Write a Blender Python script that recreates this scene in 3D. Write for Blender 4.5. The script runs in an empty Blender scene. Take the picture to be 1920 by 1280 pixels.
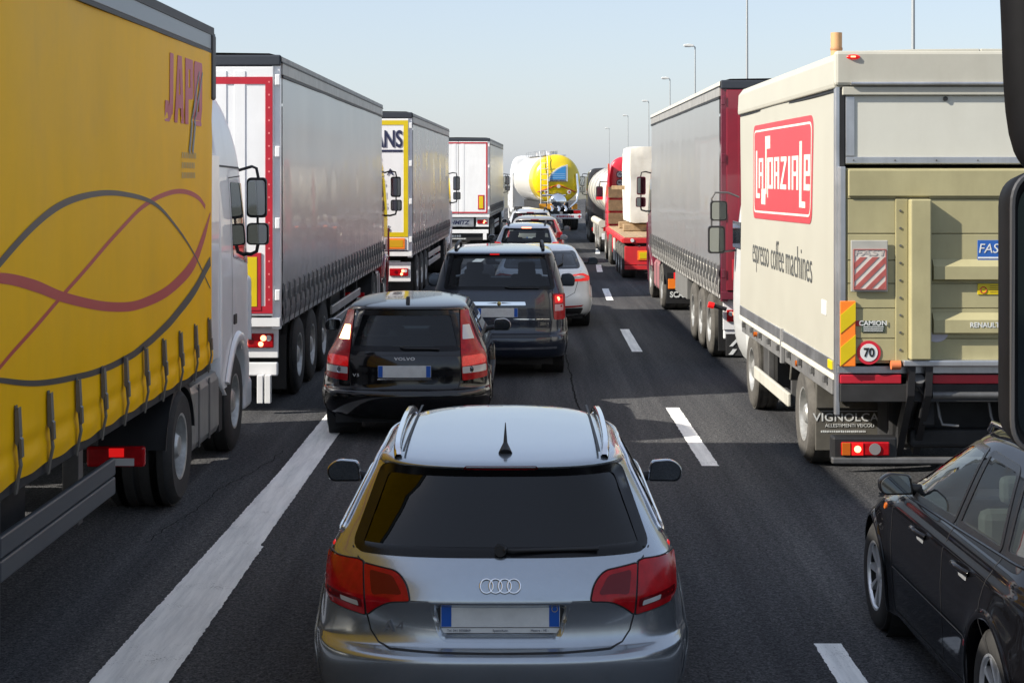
import bpy, bmesh, math, random
import numpy as np
from mathutils import Vector, Matrix
from mathutils.geometry import delaunay_2d_cdt

random.seed(7)
SC = bpy.context.scene
COL = SC.collection

# ------------------------------------------------------------------ camera, sky, sun, exposure
cam_d = bpy.data.cameras.new('camera')
cam = bpy.data.objects.new('camera', cam_d); COL.objects.link(cam)
cam.location = (0, 0, 2.8)
cam.rotation_euler = (math.radians(90), 0, 0)
cam_d.sensor_width = 36.0
cam_d.lens = 60.0
cam_d.shift_x = -0.0078
cam_d.shift_y = -0.1615
cam_d.clip_start = 0.1
cam_d.clip_end = 12000
SC.camera = cam

SUN_DIR = Vector((5.82, 2.1, -4.19)).normalized()        # direction the light travels
SUN_EL = math.asin(-SUN_DIR.z)
SUN_AZ = math.atan2(-SUN_DIR.x, -SUN_DIR.y)
world = bpy.data.worlds.new('World'); SC.world = world; world.use_nodes = True
wn = world.node_tree.nodes; wl = world.node_tree.links
sky = wn.new('ShaderNodeTexSky'); sky.sky_type = 'NISHITA'; sky.sun_disc = False
sky.sun_elevation = SUN_EL; sky.sun_rotation = SUN_AZ
sky.altitude = 0; sky.air_density = 1.0; sky.dust_density = 1.0; sky.ozone_density = 1.5
bg = wn['Background']; bg.inputs['Strength'].default_value = 0.092
hz = wn.new('ShaderNodeMix'); hz.data_type = 'RGBA'; hz.inputs[0].default_value = 0.5      # summer haze whitening the whole sky
hz.inputs[7].default_value = (4.3, 4.75, 5.75, 1)
wl.new(sky.outputs[0], hz.inputs[6]); wl.new(hz.outputs[2], bg.inputs['Color'])
sun_d = bpy.data.lights.new('sun', 'SUN'); sun_d.energy = 4.8; sun_d.angle = math.radians(0.6)
sun_d.color = (1.0, 0.93, 0.82)
sun = bpy.data.objects.new('sun', sun_d); COL.objects.link(sun)
sun.rotation_euler = SUN_DIR.to_track_quat('-Z', 'Y').to_euler(); sun.location = (-40, -10, 40)
SC.view_settings.view_transform = 'Standard'; SC.view_settings.look = 'None'
SC.view_settings.exposure = 0.85; SC.view_settings.gamma = 1.0
SC.view_settings.use_curve_mapping = False

# ------------------------------------------------------------------ materials
MATS = {}
def mat(name, col, rough=0.5, metal=0.0, coat=0.0, spec=0.5, var=0.0, vscale=3.0, bump=0.0, bscale=60.0,
        emit=None, estr=0.0, rvar=0.0, dirt=0.0, dirtcol=(0.06, 0.055, 0.05), flake=0.0):
    if name in MATS: return MATS[name]
    m = bpy.data.materials.new(name); m.use_nodes = True
    nt = m.node_tree; n = nt.nodes; l = nt.links
    p = n['Principled BSDF']
    p.inputs['Base Color'].default_value = (*col, 1); p.inputs['Roughness'].default_value = rough
    p.inputs['Metallic'].default_value = metal; p.inputs['Specular IOR Level'].default_value = spec
    p.inputs['Coat Weight'].default_value = coat; p.inputs['Coat Roughness'].default_value = 0.03
    if emit:
        p.inputs['Emission Color'].default_value = (*emit, 1); p.inputs['Emission Strength'].default_value = estr
    if var or dirt or rvar or bump or flake:
        tc = n.new('ShaderNodeTexCoord')
        nz = n.new('ShaderNodeTexNoise'); nz.inputs['Scale'].default_value = vscale
        nz.inputs['Detail'].default_value = 7; nz.inputs['Roughness'].default_value = 0.62
        l.new(tc.outputs['Object'], nz.inputs['Vector'])
        cur = None
        if var:
            r = n.new('ShaderNodeValToRGB')
            r.color_ramp.elements[0].position = 0.3; r.color_ramp.elements[1].position = 0.7
            r.color_ramp.elements[0].color = (*[c * (1 - var) for c in col], 1)
            r.color_ramp.elements[1].color = (*[min(1, c * (1 + var)) for c in col], 1)
            l.new(nz.outputs['Fac'], r.inputs['Fac']); cur = r.outputs['Color']
        if dirt:
            n2 = n.new('ShaderNodeTexNoise'); n2.inputs['Scale'].default_value = vscale * 0.7
            n2.inputs['Detail'].default_value = 9; n2.inputs['Roughness'].default_value = 0.7
            mp = n.new('ShaderNodeMapping'); mp.inputs['Scale'].default_value = (2.2, 2.2, 0.45)
            l.new(tc.outputs['Object'], mp.inputs['Vector']); l.new(mp.outputs[0], n2.inputs['Vector'])
            r2 = n.new('ShaderNodeValToRGB')
            r2.color_ramp.elements[0].position = 0.45; r2.color_ramp.elements[1].position = 0.78
            r2.color_ramp.elements[0].color = (0, 0, 0, 1); r2.color_ramp.elements[1].color = (dirt, dirt, dirt, 1)
            l.new(n2.outputs['Fac'], r2.inputs['Fac'])
            mx = n.new('ShaderNodeMix'); mx.data_type = 'RGBA'
            l.new(r2.outputs['Color'], mx.inputs[0])
            if cur: l.new(cur, mx.inputs[6])
            else: mx.inputs[6].default_value = (*col, 1)
            mx.inputs[7].default_value = (*dirtcol, 1)
            cur = mx.outputs[2]
        if cur: l.new(cur, p.inputs['Base Color'])
        if rvar:
            mr = n.new('ShaderNodeMapRange'); mr.inputs[3].default_value = max(0.02, rough - rvar); mr.inputs[4].default_value = min(1, rough + rvar)
            l.new(nz.outputs['Fac'], mr.inputs[0]); l.new(mr.outputs[0], p.inputs['Roughness'])
        if bump:
            nb = n.new('ShaderNodeTexNoise'); nb.inputs['Scale'].default_value = bscale; nb.inputs['Detail'].default_value = 4
            l.new(tc.outputs['Object'], nb.inputs['Vector'])
            b = n.new('ShaderNodeBump'); b.inputs['Strength'].default_value = bump; b.inputs['Distance'].default_value = 0.01
            l.new(nb.outputs['Fac'], b.inputs['Height']); l.new(b.outputs[0], p.inputs['Normal'])
    MATS[name] = m; return m

def glass(name, tint, rough=0.02, ior=1.5, gl=1.0):
    if name in MATS: return MATS[name]
    m = bpy.data.materials.new(name); m.use_nodes = True
    nt = m.node_tree; n = nt.nodes; l = nt.links
    n.remove(n['Principled BSDF'])
    t = n.new('ShaderNodeBsdfTransparent'); t.inputs[0].default_value = (*tint, 1)
    g = n.new('ShaderNodeBsdfGlossy'); g.inputs['Roughness'].default_value = rough; g.inputs[0].default_value = (gl, gl, gl, 1)
    f = n.new('ShaderNodeFresnel'); f.inputs[0].default_value = ior
    mx = n.new('ShaderNodeMixShader')
    l.new(f.outputs[0], mx.inputs[0]); l.new(t.outputs[0], mx.inputs[1]); l.new(g.outputs[0], mx.inputs[2])
    l.new(mx.outputs[0], n['Material Output'].inputs['Surface'])
    MATS[name] = m; return m

black = mat('black_plastic', (0.012, 0.012, 0.013), 0.55, var=0.3)
blackg = mat('gloss_black_trim', (0.005, 0.005, 0.006), 0.25, spec=0.3)
rubber = mat('tyre_rubber', (0.022, 0.021, 0.020), 0.8, var=0.35, vscale=9, bump=0.25, bscale=40)
rubberd = mat('dusty_tyre_rubber', (0.075, 0.07, 0.062), 0.9, var=0.35, vscale=7, bump=0.25, bscale=40)
under = mat('dark_chassis', (0.016, 0.016, 0.017), 0.75, var=0.5, vscale=4)
steel = mat('grimy_steel', (0.16, 0.16, 0.16), 0.5, metal=0.6, var=0.3, dirt=0.5)
alu = mat('aluminium', (0.55, 0.56, 0.58), 0.35, metal=0.85, var=0.12, rvar=0.1, dirt=0.3)
chrome = mat('chrome', (0.85, 0.86, 0.88), 0.08, metal=1.0)
rimm = mat('alloy_wheel', (0.78, 0.79, 0.80), 0.3, metal=0.6, var=0.1)
rimt = mat('lorry_wheel_steel', (0.50, 0.50, 0.48), 0.4, metal=0.6, var=0.25, vscale=8, dirt=0.4)
mirrorg = mat('mirror_glass', (0.33, 0.36, 0.38), 0.02, metal=1.0)
platew = mat('plate_white', (0.62, 0.64, 0.64), 0.4, var=0.10, vscale=9)
plateb = mat('plate_blue', (0.01, 0.09, 0.42), 0.35)
white = mat('white_paint', (0.74, 0.75, 0.76), 0.3, coat=0.3, var=0.03, dirt=0.12, dirtcol=(0.35, 0.34, 0.32))
redtape = mat('red_reflective_tape', (0.42, 0.015, 0.03), 0.35, var=0.15)
orange = mat('orange_reflective', (0.9, 0.22, 0.02), 0.4)
yellowp = mat('yellow_reflective', (0.62, 0.47, 0.005), 0.4, var=0.08)
redlens = mat('red_lens', (0.36, 0.004, 0.008), 0.22, spec=0.3, coat=0.12, var=0.25, vscale=18)
redlens2 = mat('deep_red_lens', (0.13, 0.003, 0.006), 0.2, spec=0.3, coat=0.1)
redlit = mat('lit_red_lens', (0.5, 0.01, 0.01), 0.25, emit=(0.9, 0.012, 0.012), estr=0.32)
redhot = mat('brake_bulb_glow', (0.9, 0.2, 0.1), 0.3, emit=(1.0, 0.22, 0.10), estr=4.0)
amber = mat('amber_lens', (0.48, 0.11, 0.01), 0.2, coat=0.5)
amberhot = mat('lit_indicator', (1, 0.7, 0.3), 0.3, emit=(1.0, 0.62, 0.25), estr=3.5)
clearl = mat('clear_lens', (0.55, 0.55, 0.55), 0.15, coat=0.8)
seatm = mat('seat_fabric', (0.035, 0.036, 0.04), 0.9)
letterm = mat('bright_letter', (.72, .73, .75), .35, metal=.3)
sheen = mat('silver_print', (0.6, 0.6, 0.6), 0.4, metal=0.3)
inkblue = mat('dark_blue_print', (0.015, 0.02, 0.06), 0.5)
wood = mat('timber', (0.36, 0.25, 0.14), 0.75, var=0.3, vscale=8, dirt=0.3)

# ------------------------------------------------------------------ mesh helpers
def link(o, parent=None):
    COL.objects.link(o)
    if parent is not None: o.parent = parent
    return o

def thing(name, loc, label, cat, group=None, rz=0.0):
    o = bpy.data.objects.new(name, None); link(o)
    o.empty_display_size = 0.3
    o.location = loc; o.rotation_euler = (0, 0, rz)
    o['label'] = label; o['category'] = cat
    if group: o['group'] = group
    return o

def finish(me, smooth=None, recalc=True):
    if recalc:
        bm = bmesh.new(); bm.from_mesh(me)
        bmesh.ops.recalc_face_normals(bm, faces=bm.faces)
        bm.to_mesh(me); bm.free()
    if smooth is not None:
        me.polygons.foreach_set('use_smooth', [True] * len(me.polygons))
        if smooth < 179: me.set_sharp_from_angle(angle=math.radians(smooth))
    me.update()

class MB:
    def __init__(self): self.v = []; self.f = []; self.mi = []; self.m = 0
    def add(self, vs, fs):
        b = len(self.v); self.v.extend([tuple(p) for p in vs])
        for f in fs: self.f.append([i + b for i in f]); self.mi.append(self.m)
        return self
    def box(self, x0, x1, y0, y1, z0, z1):
        return self.add([(x0,y0,z0),(x1,y0,z0),(x1,y1,z0),(x0,y1,z0),(x0,y0,z1),(x1,y0,z1),(x1,y1,z1),(x0,y1,z1)],
                 [(0,3,2,1),(4,5,6,7),(0,1,5,4),(1,2,6,5),(2,3,7,6),(3,0,4,7)])
    def cyl(self, p0, p1, r0, r1=None, n=16, caps=True):
        p0 = Vector(p0); p1 = Vector(p1); r1 = r0 if r1 is None else r1
        d = (p1 - p0).normalized(); a = d.orthogonal().normalized(); b = d.cross(a)
        vs = []
        for p, r in ((p0, r0), (p1, r1)):
            for i in range(n):
                t = 2 * math.pi * i / n; vs.append(p + a * (r * math.cos(t)) + b * (r * math.sin(t)))
        fs = [(i, (i+1) % n, n + (i+1) % n, n + i) for i in range(n)]
        if caps: fs += [tuple(range(n))[::-1], tuple(range(n, 2*n))]
        return self.add(vs, fs)
    def tube(self, pts, r, n=8, closed=False):
        pts = [Vector(p) for p in pts]; N = len(pts); vs = []; up = None
        for i, p in enumerate(pts):
            if closed: d = pts[(i+1) % N] - pts[i-1]
            else: d = pts[min(i+1, N-1)] - pts[max(i-1, 0)]
            d.normalize()
            if up is None: up = d.orthogonal().normalized()
            up = (up - d * up.dot(d)).normalized(); b = d.cross(up)
            for k in range(n):
                t = 2*math.pi*k/n; vs.append(p + up * (r*math.cos(t)) + b * (r*math.sin(t)))
        fs = []
        for i in range(N if closed else N-1):
            j = (i+1) % N
            for k in range(n): fs.append((i*n+k, i*n+(k+1) % n, j*n+(k+1) % n, j*n+k))
        if not closed: fs += [tuple(range(n))[::-1], tuple(range((N-1)*n, N*n))]
        return self.add(vs, fs)
    def prism(self, poly, axis, a, b):
        n = len(poly)
        def P(q, c):
            return {'x': (c, q[0], q[1]), 'y': (q[0], c, q[1]), 'z': (q[0], q[1], c)}[axis]
        vs = [P(q, a) for q in poly] + [P(q, b) for q in poly]
        return self.add(vs, [(i, (i+1) % n, n + (i+1) % n, n + i) for i in range(n)] + [tuple(range(n))[::-1], tuple(range(n, 2*n))])
    def lathe(self, prof, c, axis='x', n=32, closed=False):
        vs = []; N = len(prof)
        for r, a in prof:
            for k in range(n):
                t = 2*math.pi*k/n; u = r*math.cos(t); w = r*math.sin(t)
                q = {'x': (a, u, w), 'y': (u, a, w), 'z': (u, w, a)}[axis]
                vs.append((q[0]+c[0], q[1]+c[1], q[2]+c[2]))
        fs = []
        for i in range(N-1 if not closed else N):
            j = (i+1) % N
            for k in range(n): fs.append((i*n+k, i*n+(k+1) % n, j*n+(k+1) % n, j*n+k))
        return self.add(vs, fs)
    def grid(self, P, wrap=False):
        r = len(P); c = len(P[0]); vs = [p for row in P for p in row]
        fs = [(i*c+j, i*c+(j+1) % c, (i+1)*c+(j+1) % c, (i+1)*c+j) for i in range(r-1) for j in range(c if wrap else c-1)]
        return self.add(vs, fs)
    def mesh(self, name, mats, smooth=None, recalc=True):
        me = bpy.data.meshes.new(name); me.from_pydata(self.v, [], self.f)
        for m in (mats if isinstance(mats, (list, tuple)) else [mats]): me.materials.append(m)
        if any(self.mi): me.polygons.foreach_set('material_index', self.mi)
        finish(me, smooth, recalc); return me
    def build(self, name, mats, parent=None, smooth=None, bevel=0, recalc=True, seg=2):
        o = bpy.data.objects.new(name, self.mesh(name, mats, smooth, recalc)); link(o, parent)
        if bevel:
            b = o.modifiers.new('bevel', 'BEVEL'); b.width = bevel; b.segments = seg; b.limit_method = 'ANGLE'; b.angle_limit = math.radians(40)
            b.harden_normals = False
        return o

def part(name, me, parent, loc=(0,0,0), rot=(0,0,0), scale=(1,1,1)):
    o = bpy.data.objects.new(name, me); link(o, parent); o.location = loc; o.rotation_euler = rot; o.scale = scale
    return o

def bx(name, m, parent, *b, bevel=0.006):
    return MB().box(*b).build(name, m, parent, bevel=bevel)

def print_bars(parent, x0, x1, z, h, y, m, seed, vary=.35):
    """one line of print too small to read, as short flat blocks"""
    rnd = random.Random(seed); x = x0
    while x < x1-h*.4:
        w = min(x1-x, h*rnd.uniform(.5, .9)); MB().box(x, x+w, y-.0015, y+.0015, z-h*.5*rnd.uniform(.8, 1), z+h*.5*rnd.uniform(.8, 1)).build('print_mark', m, parent); x += w+h*rnd.uniform(.18, vary)

M_REAR = Matrix(((1,0,0,0),(0,0,-1,0),(0,1,0,0),(0,0,0,1)))       # reads from behind (faces -Y)
M_RIGHT = Matrix(((0,0,1,0),(1,0,0,0),(0,1,0,0),(0,0,0,1)))       # reads on a right side (faces +X)
M_LEFT = Matrix(((0,0,-1,0),(-1,0,0,0),(0,1,0,0),(0,0,0,1)))      # reads on a left side (faces -X)
def text(name, s, size, m, parent, at, M=M_REAR, align='CENTER', sx=1.0, bold=0.0, ext=0.0015, shear=0.0, spacing=1.0):
    cu = bpy.data.curves.new(name, 'FONT'); cu.body = s; cu.size = size; cu.align_x = align; cu.align_y = 'CENTER'
    cu.extrude = ext; cu.offset = bold; cu.shear = shear; cu.resolution_u = 4; cu.space_character = spacing
    t = bpy.data.objects.new(name, cu); COL.objects.link(t)
    dg = bpy.context.evaluated_depsgraph_get(); dg.update()
    me = bpy.data.meshes.new_from_object(t.evaluated_get(dg))
    bpy.data.objects.remove(t); bpy.data.curves.remove(cu)
    me.transform(Matrix.Translation(at) @ M @ Matrix.Diagonal((sx, 1, 1, 1)))
    me.materials.clear(); me.materials.append(m); me.name = name
    o = bpy.data.objects.new(name, me); link(o, parent); return o

def catmull(P, sub):
    P = [np.array(p, float) for p in P]; out = []
    for i in range(len(P)-1):
        p0 = P[i-1] if i else 2*P[0]-P[1]; p1 = P[i]; p2 = P[i+1]; p3 = P[i+2] if i+2 < len(P) else 2*P[-1]-P[-2]
        for k in range(sub):
            t = k/sub
            d1 = max(np.linalg.norm(p1-p0), 1e-4)**.5; d2 = max(np.linalg.norm(p2-p1), 1e-4)**.5; d3 = max(np.linalg.norm(p3-p2), 1e-4)**.5
            m1 = (p1-p0)/d1 - (p2-p0)/(d1+d2) + (p2-p1)/d2; m2 = (p2-p1)/d2 - (p3-p1)/(d2+d3) + (p3-p2)/d3
            m1 = m1*d2; m2 = m2*d2
            t2 = t*t; t3 = t2*t
            out.append((2*t3-3*t2+1)*p1 + (t3-2*t2+t)*m1 + (-2*t3+3*t2)*p2 + (t3-t2)*m2)
    out.append(P[-1]); return np.array(out)

def inpoly(x, y, poly):
    c = False; j = len(poly)-1
    for i in range(len(poly)):
        xi, yi = poly[i]; xj, yj = poly[j]
        if (yi > y) != (yj > y) and x < (xj-xi)*(y-yi)/(yj-yi)+xi: c = not c
        j = i
    return c

def rpoly(P, r, n=5):
    """rounded polygon"""
    out = []; N = len(P)
    for i in range(N):
        p = Vector(P[i]); a = Vector(P[i-1])-p; b = Vector(P[(i+1) % N])-p
        rr = r[i] if isinstance(r, (list, tuple)) else r
        d = min(rr, a.length*.48, b.length*.48)
        if d < 1e-4: out.append(tuple(p)); continue
        q0 = p + a.normalized()*d; q1 = p + b.normalized()*d
        for k in range(n+1):
            t = k/n; out.append(tuple(q0*(1-t)**2 + p*2*t*(1-t) + q1*t*t))
    return out

def inset(P, d):
    N = len(P); out = []
    A = sum(P[i-1][0]*P[i][1]-P[i][0]*P[i-1][1] for i in range(N))
    sg = 1 if A > 0 else -1
    for i in range(N):
        p = Vector(P[i]); a = (p-Vector(P[i-1])); b = (Vector(P[(i+1) % N])-p)
        if a.length < 1e-6: a = b
        if b.length < 1e-6: b = a
        a.normalize(); b.normalize()
        n1 = Vector((-a.y, a.x))*sg; n2 = Vector((-b.y, b.x))*sg
        nn = n1+n2
        nn = nn.normalized() if nn.length > 1e-6 else n1
        k = d/max(0.45, nn.dot(n1)); out.append(tuple(p+nn*k))
    return out

def mirx(P): return [(-x, z) for x, z in P][::-1]

def cdt(poly, sp, hole=None):
    def dens(Q):
        o = []
        for i in range(len(Q)):
            a = Vector(Q[i]); b = Vector(Q[(i+1) % len(Q)]); k = max(1, int((b-a).length/sp+.5))
            for t in range(k): o.append(a+(b-a)*(t/k))
        return o
    pts = dens(poly); n1 = len(pts); edges = [(i, (i+1) % n1) for i in range(n1)]
    if hole:
        h = dens(hole); n2 = len(h); edges += [(n1+i, n1+(i+1) % n2) for i in range(n2)]; pts += h
    xs = [p[0] for p in poly]; ys = [p[1] for p in poly]
    ip = inset(poly, sp*.45)
    y = min(ys)+sp*.5; row = 0
    while y < max(ys):
        x = min(xs)+sp*(.5 if row % 2 else .25)
        while x < max(xs):
            if inpoly(x, y, ip) and not (hole and inpoly(x, y, hole)): pts.append(Vector((x, y)))
            x += sp
        y += sp; row += 1
    v, e, f, *_ = delaunay_2d_cdt([Vector(p) for p in pts], edges, [], 0, 1e-5)
    fs = []
    for t in f:
        cx = sum(v[i].x for i in t)/len(t); cy = sum(v[i].y for i in t)/len(t)
        if inpoly(cx, cy, poly) and not (hole and inpoly(cx, cy, hole)): fs.append(list(t))
    return [(p.x, p.y) for p in v], fs

def conform(name, poly, fn, m, parent, off=0.003, sp=0.04, hole=None, skirt=0.012, depth=None, smooth=50):
    """polygon in surface coordinates (a,b) laid on fn(a,b,off) with its own edge thickness"""
    v, fs = cdt(poly, sp, hole)
    P = [fn(a, b, off + (depth(a, b) if depth else 0)) for a, b in v]
    if skirt:
        cnt = {}
        for f in fs:
            for i in range(len(f)):
                e = (f[i], f[(i+1) % len(f)]); cnt[tuple(sorted(e))] = cnt.get(tuple(sorted(e)), []) + [e]
        mp = {}
        for k, es in cnt.items():
            if len(es) == 1:
                a, b = es[0]
                for q in (a, b):
                    if q not in mp:
                        mp[q] = len(P); P.append(fn(v[q][0], v[q][1], off-skirt))
                fs.append([b, a, mp[a], mp[b]])
    mb = MB(); mb.add(P, fs)
    return mb.build(name, m, parent, smooth=smooth)

def ribbon(mb, pts, fn, w, off=0.003):
    """flat strip along pts (surface coords) of width w (number or list)"""
    n = len(pts); L = []
    for i in range(n):
        d = Vector(pts[min(i+1, n-1)])-Vector(pts[max(i-1, 0)]); d.normalize()
        nn = Vector((-d.y, d.x)); ww = (w[i] if isinstance(w, (list, tuple, np.ndarray)) else w)/2
        p = Vector(pts[i]); a = p+nn*ww; b = p-nn*ww
        L.append([fn(a.x, a.y, off), fn(b.x, b.y, off)])
    mb.grid(L)

def dense(pts, step):
    o = []
    for i in range(len(pts)-1):
        a = Vector(pts[i]); b = Vector(pts[i+1]); k = max(1, int((b-a).length/step))
        for t in range(k): o.append(tuple(a+(b-a)*(t/k)))
    o.append(tuple(pts[-1])); return o

# ------------------------------------------------------------------ road
def curve_off(y): return max(0.0, y-20.0)**2/1800.0 if y < 160 else (140**2/1800 + (y-160)*2*140/1800)

def asphalt():
    m = bpy.data.materials.new('asphalt'); m.use_nodes = True
    nt = m.node_tree; n = nt.nodes; l = nt.links; p = n['Principled BSDF']
    tc = n.new('ShaderNodeTexCoord')
    def noise(s, d=6, r=.6, sc=None):
        x = n.new('ShaderNodeTexNoise'); x.inputs['Scale'].default_value = s; x.inputs['Detail'].default_value = d; x.inputs['Roughness'].default_value = r
        if sc:
            mp = n.new('ShaderNodeMapping'); mp.inputs['Scale'].default_value = sc
            l.new(tc.outputs['Object'], mp.inputs['Vector']); l.new(mp.outputs[0], x.inputs['Vector'])
        else: l.new(tc.outputs['Object'], x.inputs['Vector'])
        return x
    fine = noise(62, 4, .75); big = noise(0.5, 6, .6, (1.6, .25, 1)); streak = noise(1.0, 5, .6, (2.5, .05, 1))
    vor = n.new('ShaderNodeTexVoronoi'); vor.inputs['Scale'].default_value = 75; l.new(tc.outputs['Object'], vor.inputs['Vector'])
    r1 = n.new('ShaderNodeValToRGB'); e = r1.color_ramp.elements
    e[0].position = .36; e[0].color = (.014, .015, .018, 1); e[1].position = .70; e[1].color = (.150, .153, .162, 1)
    l.new(fine.outputs['Fac'], r1.inputs['Fac'])
    r2 = n.new('ShaderNodeValToRGB'); e = r2.color_ramp.elements
    e[0].position = .3; e[0].color = (.62, .62, .64, 1); e[1].position = .7; e[1].color = (1.2, 1.18, 1.14, 1)
    l.new(big.outputs['Fac'], r2.inputs['Fac'])
    mx = n.new('ShaderNodeMix'); mx.data_type = 'RGBA'; mx.blend_type = 'MULTIPLY'; mx.inputs[0].default_value = 1
    l.new(r1.outputs[0], mx.inputs[6]); l.new(r2.outputs[0], mx.inputs[7])
    r3 = n.new('ShaderNodeValToRGB'); e = r3.color_ramp.elements
    e[0].position = .35; e[0].color = (.62, .63, .65, 1); e[1].position = .65; e[1].color = (1.25, 1.24, 1.2, 1)
    l.new(streak.outputs['Fac'], r3.inputs['Fac'])
    mx2 = n.new('ShaderNodeMix'); mx2.data_type = 'RGBA'; mx2.blend_type = 'MULTIPLY'; mx2.inputs[0].default_value = 1
    l.new(mx.outputs[2], mx2.inputs[6]); l.new(r3.outputs[0], mx2.inputs[7])
    # pale chips and bits of grit
    spk = n.new('ShaderNodeTexNoise'); spk.inputs['Scale'].default_value = 38; spk.inputs['Detail'].default_value = 1
    l.new(tc.outputs['Object'], spk.inputs['Vector'])
    r4 = n.new('ShaderNodeValToRGB'); e = r4.color_ramp.elements
    e[0].position = .74; e[0].color = (0, 0, 0, 1); e[1].position = .80; e[1].color = (.5, .5, .5, 1)
    l.new(spk.outputs['Fac'], r4.inputs['Fac'])
    mx3 = n.new('ShaderNodeMix'); mx3.data_type = 'RGBA'; l.new(r4.outputs[0], mx3.inputs[0])
    l.new(mx2.outputs[2], mx3.inputs[6]); mx3.inputs[7].default_value = (.25, .24, .22, 1)
    # coarse aggregate
    co = noise(24, 3, .8); r5 = n.new('ShaderNodeValToRGB'); e = r5.color_ramp.elements
    e[0].position = .38; e[0].color = (.55, .56, .58, 1); e[1].position = .66; e[1].color = (1.5, 1.48, 1.45, 1)
    l.new(co.outputs['Fac'], r5.inputs['Fac'])
    mx4 = n.new('ShaderNodeMix'); mx4.data_type = 'RGBA'; mx4.blend_type = 'MULTIPLY'; mx4.inputs[0].default_value = 1
    l.new(mx3.outputs[2], mx4.inputs[6]); l.new(r5.outputs[0], mx4.inputs[7])
    l.new(mx4.outputs[2], p.inputs['Base Color'])
    p.inputs['Roughness'].default_value = .9; p.inputs['Specular IOR Level'].default_value = .18
    b = n.new('ShaderNodeBump'); b.inputs['Strength'].default_value = .55; b.inputs['Distance'].default_value = .012
    l.new(vor.outputs['Distance'], b.inputs['Height']); l.new(b.outputs[0], p.inputs['Normal'])
    return m

def road_paint():
    m = bpy.data.materials.new('worn_road_paint'); m.use_nodes = True
    nt = m.node_tree; n = nt.nodes; l = nt.links; p = n['Principled BSDF']
    tc = n.new('ShaderNodeTexCoord')
    a = n.new('ShaderNodeTexNoise'); a.inputs['Scale'].default_value = 85; a.inputs['Detail'].default_value = 5; a.inputs['Roughness'].default_value = .7
    b = n.new('ShaderNodeTexNoise'); b.inputs['Scale'].default_value = 4; b.inputs['Detail'].default_value = 5
    for x in (a, b): l.new(tc.outputs['Object'], x.inputs['Vector'])
    ad = n.new('ShaderNodeMath'); ad.operation = 'MULTIPLY_ADD'; ad.inputs[1].default_value = .55
    l.new(b.outputs['Fac'], ad.inputs[0]); l.new(a.outputs['Fac'], ad.inputs[2])
    r = n.new('ShaderNodeValToRGB'); e = r.color_ramp.elements
    e[0].position = .50; e[0].color = (.09, .09, .09, 1); e[1].position = .66; e[1].color = (.90, .90, .87, 1)
    l.new(ad.outputs[0], r.inputs['Fac'])
    sm = n.new('ShaderNodeTexNoise'); sm.inputs['Scale'].default_value = 2.2; sm.inputs['Detail'].default_value = 8; sm.inputs['Roughness'].default_value = .7
    mp = n.new('ShaderNodeMapping'); mp.inputs['Scale'].default_value = (5, .35, 1); l.new(tc.outputs['Object'], mp.inputs['Vector']); l.new(mp.outputs[0], sm.inputs['Vector'])
    rs = n.new('ShaderNodeValToRGB'); rs.color_ramp.elements[0].position = .35; rs.color_ramp.elements[0].color = (.74, .75, .76, 1); rs.color_ramp.elements[1].position = .6
    l.new(sm.outputs['Fac'], rs.inputs['Fac'])
    mm = n.new('ShaderNodeMix'); mm.data_type = 'RGBA'; mm.blend_type = 'MULTIPLY'; mm.inputs[0].default_value = 1
    l.new(r.outputs[0], mm.inputs[6]); l.new(rs.outputs[0], mm.inputs[7]); l.new(mm.outputs[2], p.inputs['Base Color'])
    p.inputs['Roughness'].default_value = .7
    bm_ = n.new('ShaderNodeBump'); bm_.inputs['Strength'].default_value = .3; bm_.inputs['Distance'].default_value = .006
    l.new(a.outputs['Fac'], bm_.inputs['Height']); l.new(bm_.outputs[0], p.inputs['Normal'])
    return m
ASPH = asphalt(); RPAINT = road_paint()

g = MB(); g.add([(-4000,-3000,-.02),(4000,-3000,-.02),(4000,9000,-.02),(-4000,9000,-.02)], [(0,1,2,3)])
o = g.build('ground', mat('dry_grass_ground', (.12,.115,.085), .9, var=.3, vscale=.2)); o['kind'] = 'structure'
ys = list(range(-30, 160, 5)) + list(range(160, 700, 20))
g = MB(); g.grid([[(x+curve_off(y), y, 0) for x in (-10.5, -3, 3, 6.5, 10)] for y in ys])
o = g.build('road', ASPH); o['kind'] = 'structure'
def marking(name, x, y0, y1, w, seed, jog=None):
    rnd = random.Random(seed); mb = MB(); rows = []; y = y0; ea = eb = 0
    while y < y1+1e-6:
        st = .02 if y < 25 else .5
        ea = ea*.5+rnd.uniform(-.004, .004); eb = eb*.5+rnd.uniform(-.004, .004)
        ex = jog(y) if jog else 0
        c = x+curve_off(y); rows.append([(c-w/2+ea-(.11*max(0, min(1, (16.3-y)/7)) if jog else 0), y, .004), (c+w/2+ex+eb, y, .004)]); y += st
    mb.grid(rows); o = mb.build(name, RPAINT); o['kind'] = 'structure'; return o
marking('edge_line', -2.12, -5, 78, .31, 3, jog=lambda y: .025 if y < 12.9 else 0)
for k, yc in enumerate([-2.6, 8.15, 18.55, 29.25, 40.5, 51.8, 63.5, 75.2, 86.9, 98.6, 110.3, 122]):
    marking('lane_dash', 1.84, yc-2.07, yc+2.07, .165, 11+k)
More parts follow.
